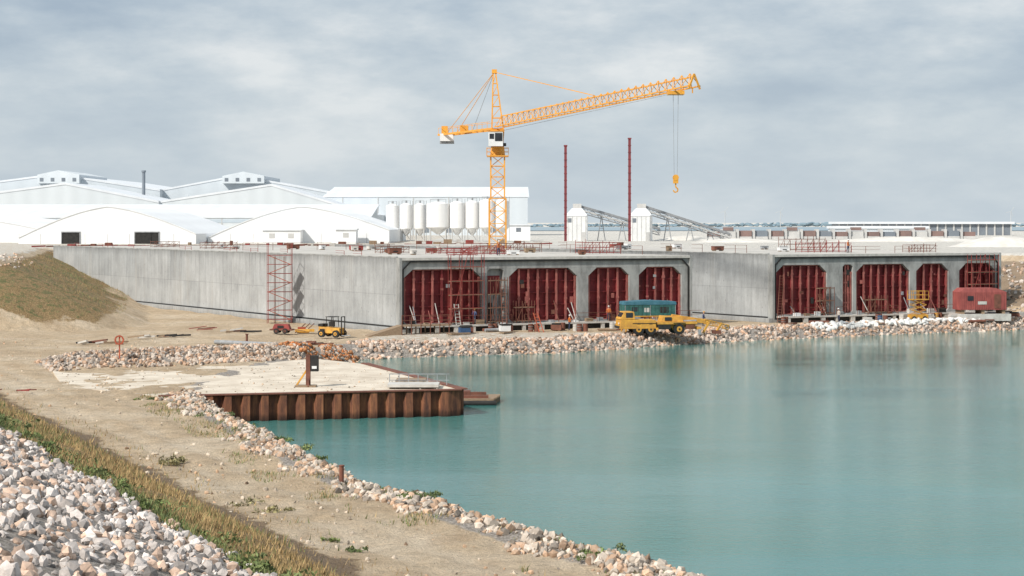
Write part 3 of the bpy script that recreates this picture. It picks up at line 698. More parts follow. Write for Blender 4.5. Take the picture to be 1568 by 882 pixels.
def tent(name,px0,pxm,px1,ypk,yeL,yeR,d,depth,doors):
    b=B(); pts=[]
    for i in range(25):
        f=i/24; px=px0+(px1-px0)*f
        g0=(px-px0)/(pxm-px0) if px<pxm else (px1-px)/(px1-pxm); g0=min(1,max(0,g0)); e=yeL if px<pxm else yeR
        g=.62*math.sin(g0*math.pi/2)+.38*g0
        pts.append((px2(px,d),pz(e+(ypk-e)*g,d)))
    poly=[(pts[0][0],ZG-.6),(pts[-1][0],ZG-.6)]+pts[::-1]
    b.prism_y(poly,d,d+depth,TENT)
    for (x0,z0),(x1,z1) in zip(pts[:-1],pts[1:]): b.beam((x0,d-.06,z0),(x1,d-.06,z1),.16,WHT)
    for (a,c,top) in doors:
        xa,xc=px2(a,d),px2(c,d); zt=pz(top,d)
        b.box(xa,xc,d-.05,d-.01,ZG-.2,zt,DGR)
        b.box(xa-.2,xa,d-.15,d-.012,ZG-.2,zt+.2,GRY); b.box(xc,xc+.2,d-.15,d-.012,ZG-.2,zt+.2,GRY); b.box(xa,xc,d-.2,d-.012,zt,zt+.2,GRY)
    for k in range(1,8): 
        x_=pts[0][0]+(pts[-1][0]-pts[0][0])*k/8; b.box(x_-.04,x_+.04,d-.05,d-.012,ZG,ZG+2.2,HZC)
    b.obj(name)
tent('white_tent_hall',28,165,300,316,364,358,372,60,[(95,122,356),(207,243,356)])
tent('white_tent_hall',318,462,596,316,364,352,385,60,[])
tent('white_tent_hall',-230,-80,66,330,362,352,395,60,[])
def cabin(name,px0,px1,d,y0,y1,m,dm=HZD):
    b=B(); x0,x1=px2(px0,d),px2(px1,d); z1=pz(y0,d); b.box(x0,x1,d,d+5,ZG-.2,z1,m); b.box(x0-.2,x1+.2,d-.3,d+5.3,z1,z1+.25,ROOFW)
    n=max(1,int((x1-x0)/3))
    for i in range(n): xx=x0+(x1-x0)*(i+.5)/n; b.box(xx-.6,xx+.6,d-.05,d-.01,z1-1.6,z1-.6,dm)
    b.obj(name)
cabin('site_cabin',276,306,440,335,370,HALLF); cabin('site_cabin',402,460,380,353,372,TENT,HZC); cabin('site_cabin',514,545,378,352,372,TENT,HZC); cabin('site_cabin',776,812,440,345,370,TENT)
def silo(px,r,ytop,ybot,d):
    b=B(); x,y_=px2(px,d),d; zt,zb=pz(ytop,d),pz(ybot,d)
    b.cyl((x,y_,zb),(x,y_,zt),r,SILO,n=28); b.cyl((x,y_,zt),(x,y_,zt+.5),r,SILO,r*.35,28); b.cyl((x,y_,zb-1.7),(x,y_,zb),.3,SILO,r,24)
    for k in range(1,4): z_=zb+(zt-zb)*k/4; b.cyl((x,y_,z_),(x,y_,z_+.05),r+.02,SILO,n=28)
    for k in range(4):
        t=math.pi/4+k*math.pi/2; q=(x+math.cos(t)*r*.93,y_+math.sin(t)*r*.93); q2=(x+math.cos(t+1.5708)*r*.93,y_+math.sin(t+1.5708)*r*.93)
        b.beam((*q,ZG-.2),(*q,zb+.2),.22,HZC); b.beam((*q,ZG+.2),(*q2,zb),.1,HZC)
        b.beam((*q,zt),(*q,zt+1),.06,GRY); b.beam((*q,zt+1),(*q2,zt+1),.05,GRY)
    b.beam((x+r+.1,y_-r*.6,ZG),(x+r+.1,y_-r*.6,zt+1),.12,GRY)
    b.cyl((x,y_,zt+.5),(x,y_,zt+1.1),.25,GRY,n=10)
    b.obj('cement_silo')
for px,r,yt,yb,d in [(601,1.5,315,350,425),(622,1.5,314,350,425),(643,1.45,314,350,425),(671,2.75,312,348,421),(700,1.75,311,349,420),(723,1.65,310,349,420),(746,1.8,308,348,418),(768,1.7,308,348,418)]: silo(px,r,yt,yb,d)
def plant(px,d,endpx,endy):
    b=B(); x=px2(px,d); w=px2(px+34,d)-x; zt=pz(331,d); zz=pz(319,d)
    b.box(x,x+w,d,d+6,ZG-.3,zt,WHT)
    b.hexa([(x-.1,d-.1,zt),(x+w+.1,d-.1,zt),(x+w+.1,d+6.1,zt),(x-.1,d+6.1,zt)],[(x+w*.3,d+1.5,zz),(x+w*.75,d+1.5,zz),(x+w*.75,d+4,zz),(x+w*.3,d+4,zz)],WHT)
    b.box(x+.4,x+1.4,d-.05,d-.01,zt-1.5,zt-.5,HZD); b.box(x+w-1.6,x+w-.5,d-.05,d-.01,ZG,ZG+2.2,HZC)
    for k in range(5): b.box(x+w*k/5+.5,x+w*k/5+.6,d-.06,d-.012,ZG,zt,HZC)
    p=Vector((x+w*.5,d+2.5,zz-.1)); q=Vector((px2(endpx,d+6),d+6,pz(endy,d+6)))
    b.lattice(p,q,1.3,2.2,GRY,.16,.1); b.beam(p,q,1.4,HZC,.35)
    b.beam(p+Vector((0,0,.9)),q+Vector((0,0,.9)),.9,GRY,.5)
    for f in (.3,.55,.78):
        c=p.lerp(q,f); b.beam((c.x-1,c.y,ZG-.3),c,.2,GRY); b.beam((c.x+1,c.y,ZG-.3),c,.2,GRY); b.beam((c.x-.6,c.y,(ZG+c.z)/2),(c.x+.6,c.y,(ZG+c.z)/2),.12,GRY)
    b.box(p.x-.8,p.x+1.2,p.y-1,p.y+1,p.z-.4,p.z+1.2,HZC)
    b.obj('concrete_batching_plant')
plant(866,430,1010,356); plant(965,425,1118,364)
def mast(px,d,ytop):
    b=B(); x=px2(px,d); z1=pz(ytop,d); b.box(x-.30,x+.30,d-.30,d+.30,ZG-.3,z1,BROWNP)
    z_=ZG
    while z_<z1: b.box(x-.38,x+.38,d-.38,d+.38,z_,z_+.16,BROWNP); z_+=1.6
    b.box(x-.42,x+.42,d-.42,d+.42,z1,z1+.3,BROWNP); b.obj('steel_guide_mast')
mast(866,424,224); mast(964,419,213)
b=B(); d0=470
for i in range(17):
    px=1078+i*24.5; x=px2(px,d0+i*1.0); d=d0+i*1.0; w=px2(px+24.5,d)-x; rr=random.random()
    b.box(x,x+.8,d,d+3,ZG-.3,pz(351,d),HZC); b.box(x+.8,x+w,d+.6,d+2.6,ZG+.8,pz(353+2*rr,d),(HZB,HZC,HZB,HZD)[i%4]); b.box(x+.8,x+w,d+.3,d+2.9,ZG-.3,ZG+.8,HZC)
    if i%4==1: b.box(x+1,x+w-.6,d+.4,d+2.2,pz(353,d),pz(348,d),HZB)
b.obj('precast_panel_row')
b=B(); d=610; x0,x1=px2(1285,d),px2(1548,d); b.box(x0,x1,d,d+14,ZG,pz(343,d),HZD); b.box(x0-1,x1+1,d-1,d+15,pz(343,d),pz(339.5,d),ROOFW)
for i in range(22): xx=x0+(x1-x0)*i/21; b.box(xx-.25,xx+.25,d-.25,d-.02,ZG,pz(343,d),HZC)
b.obj('long_storage_shed')
b=B(); d=580; x0,x1=px2(1278,d),px2(1420,d); b.box(x0,x1,d,d+12,ZG,pz(350,d),HALLW); b.box(x0-.5,x1+.5,d-.5,d+12,pz(350,d),pz(346,d),ROOFW); b.obj('site_office_block')
def pile(name,cx,cy,rx,ry,h,m):
    b=B(); n=36; vs=[(cx,cy,ZG+h)]
    for j,(f,g) in enumerate(((.3,.86),(.6,.48),(.85,.16),(1,-.1))):
        for i in range(n):
            t=6.283*i/n; r=f*(1+.12*math.sin(3*t+j)+.06*random.random()); vs.append((cx+rx*r*math.cos(t),cy+ry*r*math.sin(t),ZG+h*(g+.04*random.random())))
    fs=[(0,1+i,1+(i+1)%n) for i in range(n)]
    for j in range(3): fs+=[(1+j*n+i,1+(j+1)*n+i,1+(j+1)*n+(i+1)%n,1+j*n+(i+1)%n) for i in range(n)]
    b.add(vs,fs,m,True); b.obj(name)
PALE=mat('pale_aggregate',(.72,.69,.64),(.58,.55,.50),.5,.95,.3)
pile('aggregate_stockpile',px2(1535,330),330,11,7,2.0,PALE); pile('aggregate_stockpile',px2(1390,420),420,22,6,1.2,PALE); pile('aggregate_stockpile',px2(1130,400),400,12,5,1.0,PALE); pile('aggregate_stockpile',px2(1050,440),440,9,5,1.3,PALE)
n=2600; x=-200+rng.random(n)*1900; y=1580+rng.random(n)*260+x*.1; s=5+6*rng.random(n)*(.4+fbm(x*.006,y*.0,3))
c=np.array([[.20,.28,.33]])*(.9+.2*rng.random((n,1)))  # blue-grey tree colour has the distance haze painted in
rocks('distant_treeline',x,y,s,c,.3,templates(5,2,.35,(2.2,1.2,.7)),tilt=.3,smooth=True,z=np.full(n,7.6))
for px in (1195,1110,1548):
    b=B(); x,y_,_=at(px,1400); b.cyl((x,y_,8),(x,y_,21),.35,HZC,.2,8); b.beam((x,y_,21),(x+2.4,y_,24.5),.25,HZC); b.beam((x,y_,21),(x-4,y_,20),.25,HZC); b.beam((x,y_,21),(x+1.8,y_,17),.25,HZC); b.obj('wind_turbine')

# ------------------------------------------------------------------ dock
A1=(-24.5,124.4);A2=(-3.7,129.2);A3=(-12.8,153);A4=(-17,158);A5=(-38,148)
b=B()
DSAND=mat('dock_gravel',(.70,.62,.51),(.48,.40,.31),.55,.95,.5,lo=.3,hi=.62)
poly=[A1,A2,A3,A4,(-30,153),A5,(-33,132)]
n=len(poly); b.add([(x,y,-1.5) for x,y in poly]+[(x,y,.66) for x,y in poly],[tuple(range(n,2*n))]+[(i,(i+1)%n,n+(i+1)%n,n+i) for i in range(n)],DSAND)
b.obj('quay_deck')
n=1500; x=-36+rng.random(n)*32; y=126+rng.random(n)*28; k=sdist(x,y,poly)<-.3; s=.04+.18*rng.random(n)**4
rocks('quay_gravel',x[k],y[k],s[k],rockcol(k.sum(),(.52,.46,.38)),.1,z=np.full(k.sum(),.66))
def piles(p,q,b,out):
    p=Vector(p);q=Vector(q);d=q-p;L=d.length;d.normalize();nn=Vector((d.y,-d.x))*out; per=1.28; k=int(L/per); pts=[]
    for i in range(k):
        s=i*per
        for f,o in ((0,.05),(.42,.05),(.54,.48),(.90,.48)): pts.append(p+d*(s+f*per)+nn*o)
    pts.append(q+nn*.05)
    m=len(pts); vs=[(v.x,v.y,-3.2) for v in pts]+[(v.x,v.y,.70) for v in pts]
    b.add(vs,[(i,i+1,m+i+1,m+i) for i in range(m-1)],PILE)
    c=[p+nn*-.1,q+nn*-.1,q+nn*.55,p+nn*.55]
    b.hexa([(v.x,v.y,.66+.003) for v in c],[(v.x,v.y,.74) for v in c],RST)
b=B(); piles(A1,A2,b,1); piles(A2,A3,b,1); b.obj('sheet_pile_wall')
b=B()
b.box(-9.0,-5.3,129.5,131.8,.80,1.0,CONP); b.box(-8.6,-6.4,132.4,134.6,.67,1.05,TIM)
for x_ in np.arange(-9,-4.6,.7): b.beam((x_,132,.67),(x_,132,1.55),.06,GRY)
b.beam((-9,132,1.55),(-4.6,132,1.55),.06,GRY); b.beam((-9,132,1.1),(-4.6,132,1.1),.05,GRY); b.obj('gangway')
b=B()
for k in range(5): b.box(-6.6+.1*k,-1.4+.12*k,136.6+k*.75,137.25+k*.75,-1.35,-.72,TIM)
b.box(-6.2,-1.8,136.9,137.2,-.72,-.5,RST); b.box(-6.2,-2,139.6,139.9,-.72,-.5,RST); b.box(-4.6,-3.2,137.6,138.8,-.72,-.25,RST); b.cyl((-6.0,136.4,-1.05),(-1.2,136.5,-1.05),.2,DGR,n=10)
b.obj('timber_pontoon')
b=B(); x,y_=at(472,131.5)[:2]; 
b.box(x-.16,x+.16,y_-.16,y_+.16,.66,3.0,RST); b.beam((x-.9,y_+.1,.7),(x-.1,y_,1.9),.12,YEL); b.beam((x+.05,y_-.5,.7),(x,y_-.1,1.4),.1,RST)
b.box(x-.95,x+.6,y_-.5,y_+.5,.665,.78,TIM); b.box(x+.2,x+.75,y_-.3,y_+.25,1.8,2.95,DGR); b.box(x+.16,x+.2,y_-.1,y_+.1,2.1,2.6,GRY); b.box(x+.3,x+.65,y_-.33,y_-.305,2.0,2.2,WHT)
b.obj('mooring_winch_post')
b=B(); x,y_=at(183,150)[:2]; z0=float(H(np.array([x]),np.array([y_]))[0])
b.beam((x,y_,z0-.2),(x,y_,z0+2.1),.10,ORR); 
for i in range(16):
    t=6.283*i/16;t2=6.283*(i+1)/16; b.beam((x+.34*math.cos(t),y_-.1,z0+1.7+.34*math.sin(t)),(x+.34*math.cos(t2),y_-.1,z0+1.7+.34*math.sin(t2)),.12,ORR)
b.beam((x-.35,y_,z0+1.35),(x+.35,y_,z0+1.35),.07,ORR); b.obj('lifebuoy_post')
x,y_=shore(523,742,.6); b=B(); b.cyl((x,y_,0),(x,y_,1.45),.11,RST,n=10); b.cyl((x,y_,1.45),(x,y_,1.5),.14,RST,n=10); b.obj('mooring_stake')
x,y_=shore(378,527,.2); b=B(); b.cyl((x,y_,0),(x,y_,1.2),.12,RST,n=10); b.cyl((x,y_,1.2),(x,y_,1.26),.2,RST,n=10); b.obj('mooring_stake')
def G(px,py,zg=.6):
    d=(EYE-zg)*2750/(py-340); x=px2(px,d); z=float(H(np.array([x]),np.array([d]))[0]); return Vector((x,d,z))
p=G(330,522);q=G(436,531); b=B(); b.cyl(p+Vector((0,0,.35)),q+Vector((0,0,.3)),.22,GRY,n=12); b.beam(p+Vector((.3,-.3,0)),p+Vector((.3,.4,.15)),.25,TIM); b.beam(q+Vector((-.6,-.4,0)),q+Vector((-.6,.4,.15)),.25,TIM); b.obj('dredge_pipe')
for c,cnt,nm in (((140,520),9,'scrap_timber'),((300,500),5,'rebar_scrap'),((205,511),4,'scrap_timber'),((455,522),14,'scrap_timber'),((20,604),4,'rebar_scrap'),((545,566),5,'scrap_timber'),((360,500),6,'scrap_timber'),((250,508),5,'scrap_timber')):
    b=B(); p=G(*c)
    for k in range(cnt):
        a=p+Vector((random.uniform(-1.6,1.6),random.uniform(-1,1),.08+.15*random.random())); t=random.uniform(-.6,.6); L_=.6+random.random()*2
        b.beam(a,a+Vector((math.cos(t)*L_,math.sin(t)*L_,random.uniform(0,.3))),.08 if nm=='rebar_scrap' else .17,random.choice([RED,RST]) if nm=='rebar_scrap' else random.choice([TIM,DGR,RST,CONP]))
    b.obj(nm)

# ------------------------------------------------------------------ vehicles
def wheel(b,x,y,z,r,w=.4,hub=YEL):
    b.cyl((x,y-w/2,z),(x,y+w/2,z),r,BLK,n=22); b.cyl((x,y-w/2-.02,z),(x,y+w/2+.02,z),r*.5,hub,n=14); b.cyl((x,y-w/2-.05,z),(x,y+w/2+.05,z),r*.18,DGR,n=10)
b=B()
b.box(.2,8.6,.5,2.1,.75,1.15,YEL)
for x_ in (1.9,3.3,6.6):
    for y_ in (.25,2.35): wheel(b,x_,y_,.62,.62,.45)
b.hexa([(-.3,0,.7),(3.9,0,.7),(3.9,2.6,.7),(-.3,2.6,.7)],[(-.1,.05,1.75),(3.9,.05,1.65),(3.9,2.55,1.65),(-.1,2.55,1.75)],YEL)
b.hexa([(-.2,.1,1.76),(1.5,.1,1.76),(1.5,2.5,1.76),(-.2,2.5,1.76)],[(.3,.2,2.6),(1.4,.2,2.6),(1.4,2.4,2.6),(.3,2.4,2.6)],YEL)
b.box(.45,1.25,.12,.19,1.9,2.5,DRK); b.add([(-.14,.3,1.85),(-.14,2.3,1.85),(.22,2.3,2.5),(.22,.3,2.5)],[(0,1,2,3)],DRK)
b.box(-.36,-.2,.2,2.4,.75,1.0,DGR); b.box(-.33,-.29,.3,.6,1.2,1.4,WHT); b.box(-.33,-.29,2.0,2.3,1.2,1.4,WHT)
b.box(4.0,8.7,.05,2.55,1.16,1.42,YEL); b.box(4.1,5.6,.06,.5,.6,1.14,DGR); b.box(7.4,8.4,.1,.5,.6,1.12,RST)
for x_ in (1.9,3.3,6.6): b.box(x_-.7,x_+.7,-.02,.6,1.27,1.34,DGR)
b.hexa([(4.6,.4,1.43),(7.2,.4,1.43),(7.2,2.2,1.43),(4.6,2.2,1.43)],[(4.8,.5,2.1),(6.9,.5,1.95),(6.9,2.1,1.95),(4.8,2.1,2.1)],YEL); b.box(5.0,5.8,.36,.42,1.55,1.95,DRK)
b.beam((6.0,1.2,2.0),(10.2,1.1,1.35),.5,YEL,.5)
b.lattice((9.8,1.1,1.4),(12.6,1.1,.7),.5,.6,YEL,.09,.06); b.cyl((12.5,.9,.75),(12.5,1.3,.75),.28,GRY,n=12)
b.cyl((6.3,.7,1.45),(8.8,.9,1.5),.12,GRY,n=10); b.box(8.7,9.1,-.2,2.8,.55,.85,YEL); b.box(8.75,9.05,-.35,-.05,.0,.6,GRY)
b.beam((9.6,.9,.1),(10.3,.9,1.3),.22,YEL); b.beam((10.9,.6,0),(11.8,.9,1.2),.2,YEL); b.box(10.8,11.6,.4,1.6,0,.4,RST); b.box(3.9,4.1,-.25,2.85,.5,.8,YEL)
p=at(953,201); b.obj('mobile_crane_truck',(p[0],p[1],.05),R(10),bevel=.03)
b=B(); b.box(0,6.1,0,2.4,1.9,3.15,TEA); 
b.prism_y([(-.05,3.15),(6.15,3.15),(6.1,3.5),(3,3.65),(0.05,3.5)],-.05,2.45,mat('tarp_top_blue',(.07,.20,.27),(.03,.12,.16),1.5,.5,.4))
for k in range(13): b.box(k*.5,k*.5+.06,-.04,-.003,1.9,3.1,GRY if k in(0,6,12) else TEA)
for x_ in (.2,3,5.8):
    for y_ in (.2,2.2): b.beam((x_,y_,0),(x_,y_,1.9),.16,YEL)
b.box(-.1,6.2,-.1,2.5,1.78,1.89,YEL); b.box(.8,1.6,-.02,-.005,2.4,2.9,DRK); b.box(2.3,2.9,-.025,-.005,2.3,2.8,CONP); b.box(4.2,5.2,-.025,-.005,2.2,2.9,DGR)
p=at(957,206); b.obj('covered_generator',(p[0],p[1],.05),R(12),bevel=.02)
b=B()
for x_ in (.5,2.3):
    for y_ in (0.1,1.6): wheel(b,x_,y_,.4,.4,.35,YEL)
b.hexa([(0,.2,.45),(2.7,.2,.45),(2.7,1.5,.45),(0,1.5,.45)],[(0,.25,1.15),(2.6,.25,1.0),(2.6,1.45,1.0),(0,1.45,1.15)],YEL)
for x_ in (.9,1.9):
    for y_ in (.3,1.4): b.beam((x_,y_,1.1),(x_+(.1 if x_<1 else -.1),y_,2.2),.07,DGR)
b.box(.85,1.95,.25,1.45,2.2,2.26,DGR); b.box(1.1,1.6,.6,1.1,1.15,1.7,DGR)
for y_ in (.5,1.2): b.beam((2.75,y_,.2),(2.75,y_,2.3),.1,DGR); b.beam((2.75,y_,.2),(3.5,y_,.2),.09,GRY)
b.beam((2.75,.5,2.25),(2.75,1.2,2.25),.09,DGR); b.box(-.1,.5,.3,1.4,1.15,1.45,DGR); b.box(.2,.8,.16,.195,.6,.9,DGR)
p=at(486,197); b.obj('forklift',(p[0],p[1],.1),R(-25),bevel=.02)
b=B(); 
for x_ in (.8,1.8):
    for y_ in (.1,1.5): wheel(b,x_,y_,.3,.3,.22,RST)
b.box(0,2.6,.2,1.4,.35,.5,RST); b.hexa([(.3,.25,.5),(2.3,.25,.5),(2.3,1.35,.5),(.3,1.35,.5)],[(.5,.35,1.05),(2.1,.35,1.05),(2.1,1.25,1.05),(.5,1.25,1.05)],RED); b.beam((2.6,.8,.45),(4.0,.8,.25),.08,RST)
b.box(.9,1.6,.23,.245,.6,.9,DGR) ; p=at(412,203); b.obj('compressor_trailer',(p[0],p[1],.1),R(-5),bevel=.02)
b=B(); 
for k in range(3): b.beam((k*.5,0,0),(k*.5+1.2,1.5,1.0),.07,RST)
b.box(0,2.2,.4,1.1,.1,.4,YEL); b.box(.3,1.2,.2,.8,.4,.65,ORR); b.cyl((.2,-.1,.22),(1.6,-.1,.22),.22,YEL,n=12); p=at(452,205); b.obj('drilling_rig_parts',(p[0],p[1],.05),R(8))
b=B(); b.box(0,6.3,0,2.5,.5,2.8,CRD); b.hexa([(0,0,2.8),(6.3,0,2.8),(6.3,2.5,2.8),(0,2.5,2.8)],[(.6,.1,3.3),(4.9,.1,3.3),(4.9,2.4,3.3),(.6,2.4,3.3)],CRD)
for k in range(21): b.box(.15+k*.3,.25+k*.3,-.04,-.003,.6,2.7,CRD)
for x_ in (.3,3,5.8): b.box(x_,x_+.4,.2,2.3,-.1,.498,TIM)
b.box(4.6,5.5,-.06,-.041,.7,2.5,RST); b.box(1,1.8,-.06,-.041,1.7,2.3,DRK); b.box(2.4,3.6,-.055,-.041,1.2,1.6,CONP); p=at(1470,231); b.obj('red_site_container',(p[0],p[1],.9),R(8))
b=B(); b.box(0,7,-.3,3.3,-.9,0,CONP); b.obj('container_plinth',(p[0]-.2,p[1],.88),R(8))
b=B()
for x_ in (.4,1.9):
    for y_ in (.1,1.1): wheel(b,x_,y_,.3,.3,.2,GRY)
b.box(0,2.4,.1,1.1,.3,.8,YEL)
for k in range(3):
    z_=.8+k*.62
    for y_ in (.2,1.0): b.beam((.2,y_,z_),(2.2,y_,z_+.62),.07,YEL); b.beam((2.2,y_,z_),(.2,y_,z_+.62),.07,YEL)
b.box(0,2.5,.05,1.15,2.66,2.76,YEL)
for x_ in (0,.8,1.6,2.45):
    for y_ in (.08,1.12): b.beam((x_,y_,2.76),(x_,y_,3.8),.05,YEL)
for z_ in (3.3,3.8):
    for y_ in (.08,1.12): b.beam((0,y_,z_),(2.45,y_,z_),.05,YEL)
p=at(1396,229); b.obj('scissor_lift',(p[0],p[1],.1),R(15))
def ladder(px,d,h,dx,m=ORR,w=.5):
    b=B(); x,y_,_=at(px,d)
    for s_ in (0,w): b.beam((x+s_,y_,0),(x+dx+s_,y_+1.0,h),.07,m)
    k=.3
    while k<h: f=k/h; b.beam((x+dx*f,y_+f,k),(x+dx*f+w,y_+f,k),.05,m); k+=.35
    b.obj('ladder')
ladder(826,207,2.2,-.7); ladder(700,207.5,3.2,-.4,CONP); ladder(1262,229,3.5,-.6,RST); ladder(770,209.5,5.5,-.3,RST); ladder(1190,226,6.0,.5,RST)
def scaff(name,t0,x,w,z0,h,m=RST,lv=1.6):
    b=B(); k=0
    while k<=w:
        for y_ in (-.9,-.1): b.beam((k,y_,0),(k,y_,h),.06,m)
        k+=w/3
    z_=.3
    while z_<=h:
        for y_ in (-.9,-.1): b.beam((0,y_,z_),(w,y_,z_),.05,m)
        b.box(0,w,-.85,-.15,z_-.12,z_-.07,TIM); z_+=lv
    b.beam((0,-.9,0),(w/2,-.9,h),.05,m); b.obj(name,loc(t0,x,0,z0),RZ)
scaff('work_scaffold',0,6.0,4.2,.83,8.1,RED); scaff('work_scaffold',0,14.3,2.4,.83,2.6,RST); scaff('work_scaffold',50.35,14,3,.83,2.4,RST); scaff('work_scaffold',50.35,30.5,4.5,2.6,5.8,RED); scaff('work_scaffold',0,11.0,2.2,.83,5.4,RST); scaff('work_scaffold',50.35,6.5,2.2,.83,3.6,RST)
b=B(); b.box(0,6,0,1.6,.9,1.05,TIM)
for k in range(6): b.beam((k*1.15,0,-.1),(k*1.15,0,2.2),.08,RST); b.beam((k*1.15,1.6,-.1),(k*1.15,1.6,1.0),.12,TIM)
b.beam((0,0,2.15),(5.8,0,2.15),.06,RST); b.beam((0,0,1.6),(5.8,0,1.6),.05,RST)
b.hexa([(-4,0,-.1),(0,0,-.1),(0,1.6,-.1),(-4,1.6,-.1)],[(-4,0,-.05),(0,0,1.04),(0,1.6,1.04),(-4,1.6,-.05)],TIM)
b.obj('timber_access_ramp',loc(0,-1.0,-3.4,0),RZ)
for i in range(64):
    t=2+random.random()*84; yy=-2.2-random.random()*5.5
    if 27<t<42 and yy>-9: continue
    b=B(); typ=random.randint(0,4)
    if typ==0:
        for k in range(random.randint(3,6)): b.beam((0,k*.18,.1+.1*random.random()),(1.5+random.random()*1.5,k*.18+.1,.15),.15,random.choice([TIM,RST]))
        nm='timber_stack'
    elif typ==1:
        b.cyl((0,0,.0),(0,0,.9),.3,random.choice([GRNB,RST,RST,YEL]),n=14); b.cyl((0,0,.3),(0,0,.34),.32,GRY,n=14); b.cyl((0,0,.6),(0,0,.64),.32,GRY,n=14); b.cyl((.7,0.1,0),(.7,.1,.9),.3,RST,n=14); nm='oil_drum'
    elif typ==2:
        b.cyl((0,0,.25),(2.5,.2,.25),.18,random.choice([GRY,DGR,RST]),n=12); b.cyl((0,.5,.25),(2.2,.6,.25),.18,RST,n=12); nm='steel_pipes'
    elif typ==3:
        b.box(0,1.2,0,.9,.1,.75,random.choice([RST,GRNB,WHT,RST,GRY])); b.box(.1,1.1,-.03,.93,.75,.9,DGR); b.box(.15,.35,.05,.85,0,.098,TIM); b.box(.85,1.05,.05,.85,0,.098,TIM); nm='pump_unit'
    else:
        for k in range(3): b.box(0,1.4-.2*k,0,.7,.28*k,.28*k+.26,CONP)
        nm='concrete_blocks'
    P_=loc(0,t,yy,0); z0=float(H(np.array([P_[0]]),np.array([P_[1]]))[0])
    if z0<-.6: continue
    b.obj(nm,(P_[0],P_[1],z0),RZ+random.uniform(-.6,.6))

# ------------------------------------------------------------------ workers
def worker(x,y,z,rz,top,leg,bend=0):
    vs=[(0,0,.95),(0,0,1.15),(0,-.02-bend*.1,1.42),(0,-.03-bend*.15,1.52),(0,-.03-bend*.18,1.60),
        (.2,-bend*.1,1.42),(.27,-.02,1.15),(.24,-.2,.95),(-.2,-bend*.1,1.42),(-.28,.02,1.14),(-.26,-.12,.92),
        (.1,0,.9),(.13,-.06,.5),(.14,.02,.09),(.14,-.14,.04),(-.1,0,.9),(-.13,.06,.5),(-.15,.12,.09),(-.15,-.04,.04)]
    rad=[.15,.15,.15,.06,.06,.075,.055,.04,.075,.055,.04,.10,.075,.05,.045,.10,.075,.05,.045]
    ed=[(0,1),(1,2),(2,3),(3,4),(2,5),(5,6),(6,7),(2,8),(8,9),(9,10),(0,11),(11,12),(12,13),(13,14),(0,15),(15,16),(16,17),(17,18)]
    me=bpy.data.meshes.new('body'); me.from_pydata(vs,ed,[]); o=bpy.data.objects.new('body',me); scene.collection.objects.link(o)
    sk=o.modifiers.new('s','SKIN')
    for i,r_ in enumerate(rad): me.skin_vertices[0].data[i].radius=(r_,r_*.85)
    me.skin_vertices[0].data[0].use_root=True
    su=o.modifiers.new('u','SUBSURF'); su.levels=1; su.render_levels=1
    m,nt,bs=nodes('clothing'); sp=nt.nodes.new('ShaderNodeSeparateXYZ'); tc=nt.nodes.new('ShaderNodeTexCoord'); nt.links.new(tc.outputs['Object'],sp.inputs[0])
    r=ramp(nt,mth(nt,'DIVIDE',sp.outputs[2],2),[(0,(.03,.02,.02)),(.06,leg),(.48,top),(.745,(.5,.3,.22))]); r.node.color_ramp.interpolation='CONSTANT'
    nt.links.new(r,bs.inputs['Base Color']); me.materials.append(m)
    e=bpy.data.objects.new('construction_worker',None); scene.collection.objects.link(e); e.location=(x,y,z); e.rotation_euler=(0,0,rz); o.parent=e
    b=B(); hx,hy,hz_=0,-.04-bend*.18,1.68
    bm=bmesh.new(); bmesh.ops.create_uvsphere(bm,u_segments=14,v_segments=10,radius=1)
    co=[(hx+v.co.x*.085,hy+v.co.y*.105,hz_+v.co.z*.125) for v in bm.verts]; b.add(co,[[v.index for v in f.verts] for f in bm.faces],SKIN,True)
    co=[(hx+v.co.x*.115,hy+v.co.y*.135-(.03 if v.co.y<0 else 0),hz_+.05+max(v.co.z,0)*.12) for v in bm.verts]; b.add(co,[[v.index for v in f.verts] for f in bm.faces],WHT if top!=(.05,.07,.16) else YEL,True)
    bm.free(); b.box(-.015,.015,hy-.125,hy-.09,hz_-.03,hz_+.01,SKIN)
    for s_ in (-1,1): b.box(s_*.035-.01,s_*.035+.01,hy-.105,hy-.095,hz_+.01,hz_+.025,DGR)
    hd=b.obj('head_and_helmet'); hd.parent=e
for t,yy,rz,top,leg,z in [(26.5,-1.0,0,(.5,.14,.03),(.03,.04,.08),.83),(38.5,-3.0,1.2,(.05,.07,.16),(.03,.04,.08),0),(9.0,-.8,3.0,(.05,.07,.16),(.04,.05,.09),.83),(20,-3.5,2,(.5,.14,.03),(.04,.05,.09),0),(58,-3.4,-1,(.5,.45,.4),(.03,.04,.08),0),(16,8,1,(.5,.14,.03),(.04,.05,.1),8.62),(66,6,1,(.5,.14,.03),(.04,.05,.1),8.62)]:
    P_=loc(0,t,yy,z); z1=z if z>0 else float(H(np.array([P_[0]]),np.array([P_[1]]))[0]); worker(P_[0],P_[1],z1,rz,top,leg)

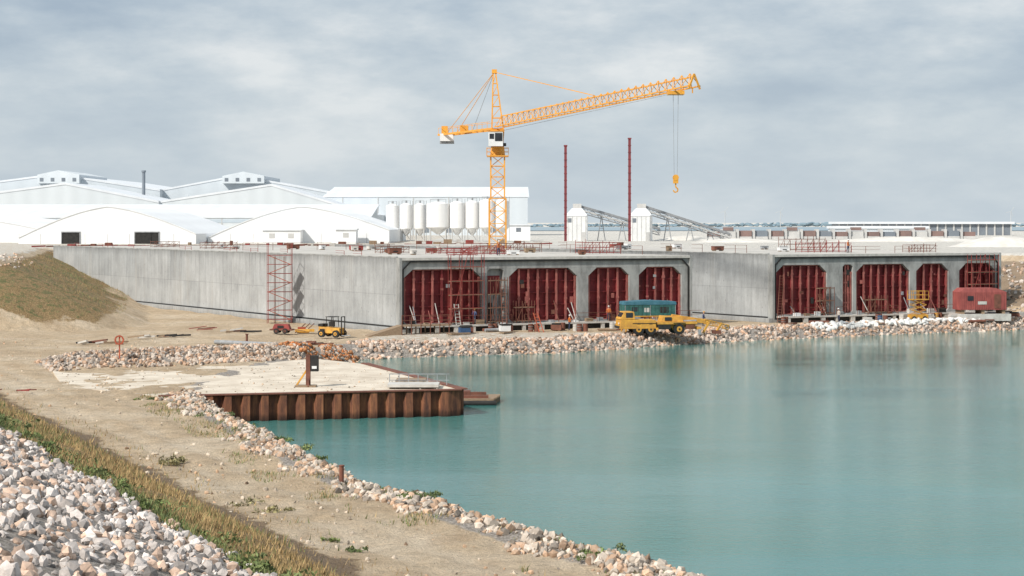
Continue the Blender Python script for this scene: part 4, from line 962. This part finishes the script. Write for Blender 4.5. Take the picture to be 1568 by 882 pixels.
# ------------------------------------------------------------------ light, sky, camera
EL=R(40)
sundir=Vector((-.70*math.cos(EL),-.714*math.cos(EL),math.sin(EL))).normalized()
sun=bpy.data.lights.new('sun','SUN'); sun.energy=4.4; sun.angle=R(2.6); sun.color=(1,.95,.875)
so=bpy.data.objects.new('sun',sun); scene.collection.objects.link(so); so.rotation_euler=(-sundir).to_track_quat('-Z','Y').to_euler(); so.location=(-100,-100,200)
w=bpy.data.worlds.new('World'); scene.world=w; w.use_nodes=True; nt=w.node_tree; nt.nodes.clear()
out=nt.nodes.new('ShaderNodeOutputWorld'); bg=nt.nodes.new('ShaderNodeBackground'); nt.links.new(bg.outputs[0],out.inputs[0]); bg.inputs[1].default_value=.1
sky=nt.nodes.new('ShaderNodeTexSky'); sky.sky_type='NISHITA'; sky.sun_disc=False; sky.sun_elevation=EL; sky.sun_rotation=math.atan2(sundir.x,sundir.y)%6.283; sky.air_density=1.2; sky.dust_density=2
tc=nt.nodes.new('ShaderNodeTexCoord'); sp=nt.nodes.new('ShaderNodeSeparateXYZ'); nt.links.new(tc.outputs['Generated'],sp.inputs[0])
mp=nt.nodes.new('ShaderNodeMapping'); mp.inputs['Scale'].default_value=(5.4,5.4,15); mp.inputs['Rotation'].default_value=(0,R(9),0); mp.inputs['Location'].default_value=(2.7,.9,.2); nt.links.new(tc.outputs['Generated'],mp.inputs[0])
n1=noise(nt,mp.outputs[0],1.0,8,.55); n2=noise(nt,mp.outputs[0],3.4,8,.62)
f=mth(nt,'ADD',mth(nt,'MULTIPLY',n1,.75),mth(nt,'MULTIPLY',n2,.25))
cl=ramp(nt,f,[(.37,(3.9,4.8,5.85)),(.46,(4.9,5.75,6.6)),(.53,(6.0,6.7,7.3)),(.63,(8.1,8.4,8.6))])
hz_=ramp(nt,sp.outputs[2],[(0,1),(.035,.75),(.10,0)])
cl=mix(nt,mth(nt,'MULTIPLY',hz_,.6),cl,(6.7,7.5,8.0))
fc=mix(nt,.9,sky.outputs[0],cl); nt.links.new(fc,bg.inputs[0])
cam=bpy.data.cameras.new('camera'); co=bpy.data.objects.new('camera',cam); scene.collection.objects.link(co)
co.location=(0,0,EYE); co.rotation_euler=(R(90),0,0); cam.sensor_width=36; cam.lens=36*2750/1568; cam.shift_y=-101/1568; cam.clip_start=.5; cam.clip_end=20000
scene.camera=co
scene.view_settings.view_transform='Standard'; scene.view_settings.look='None'; scene.view_settings.exposure=0
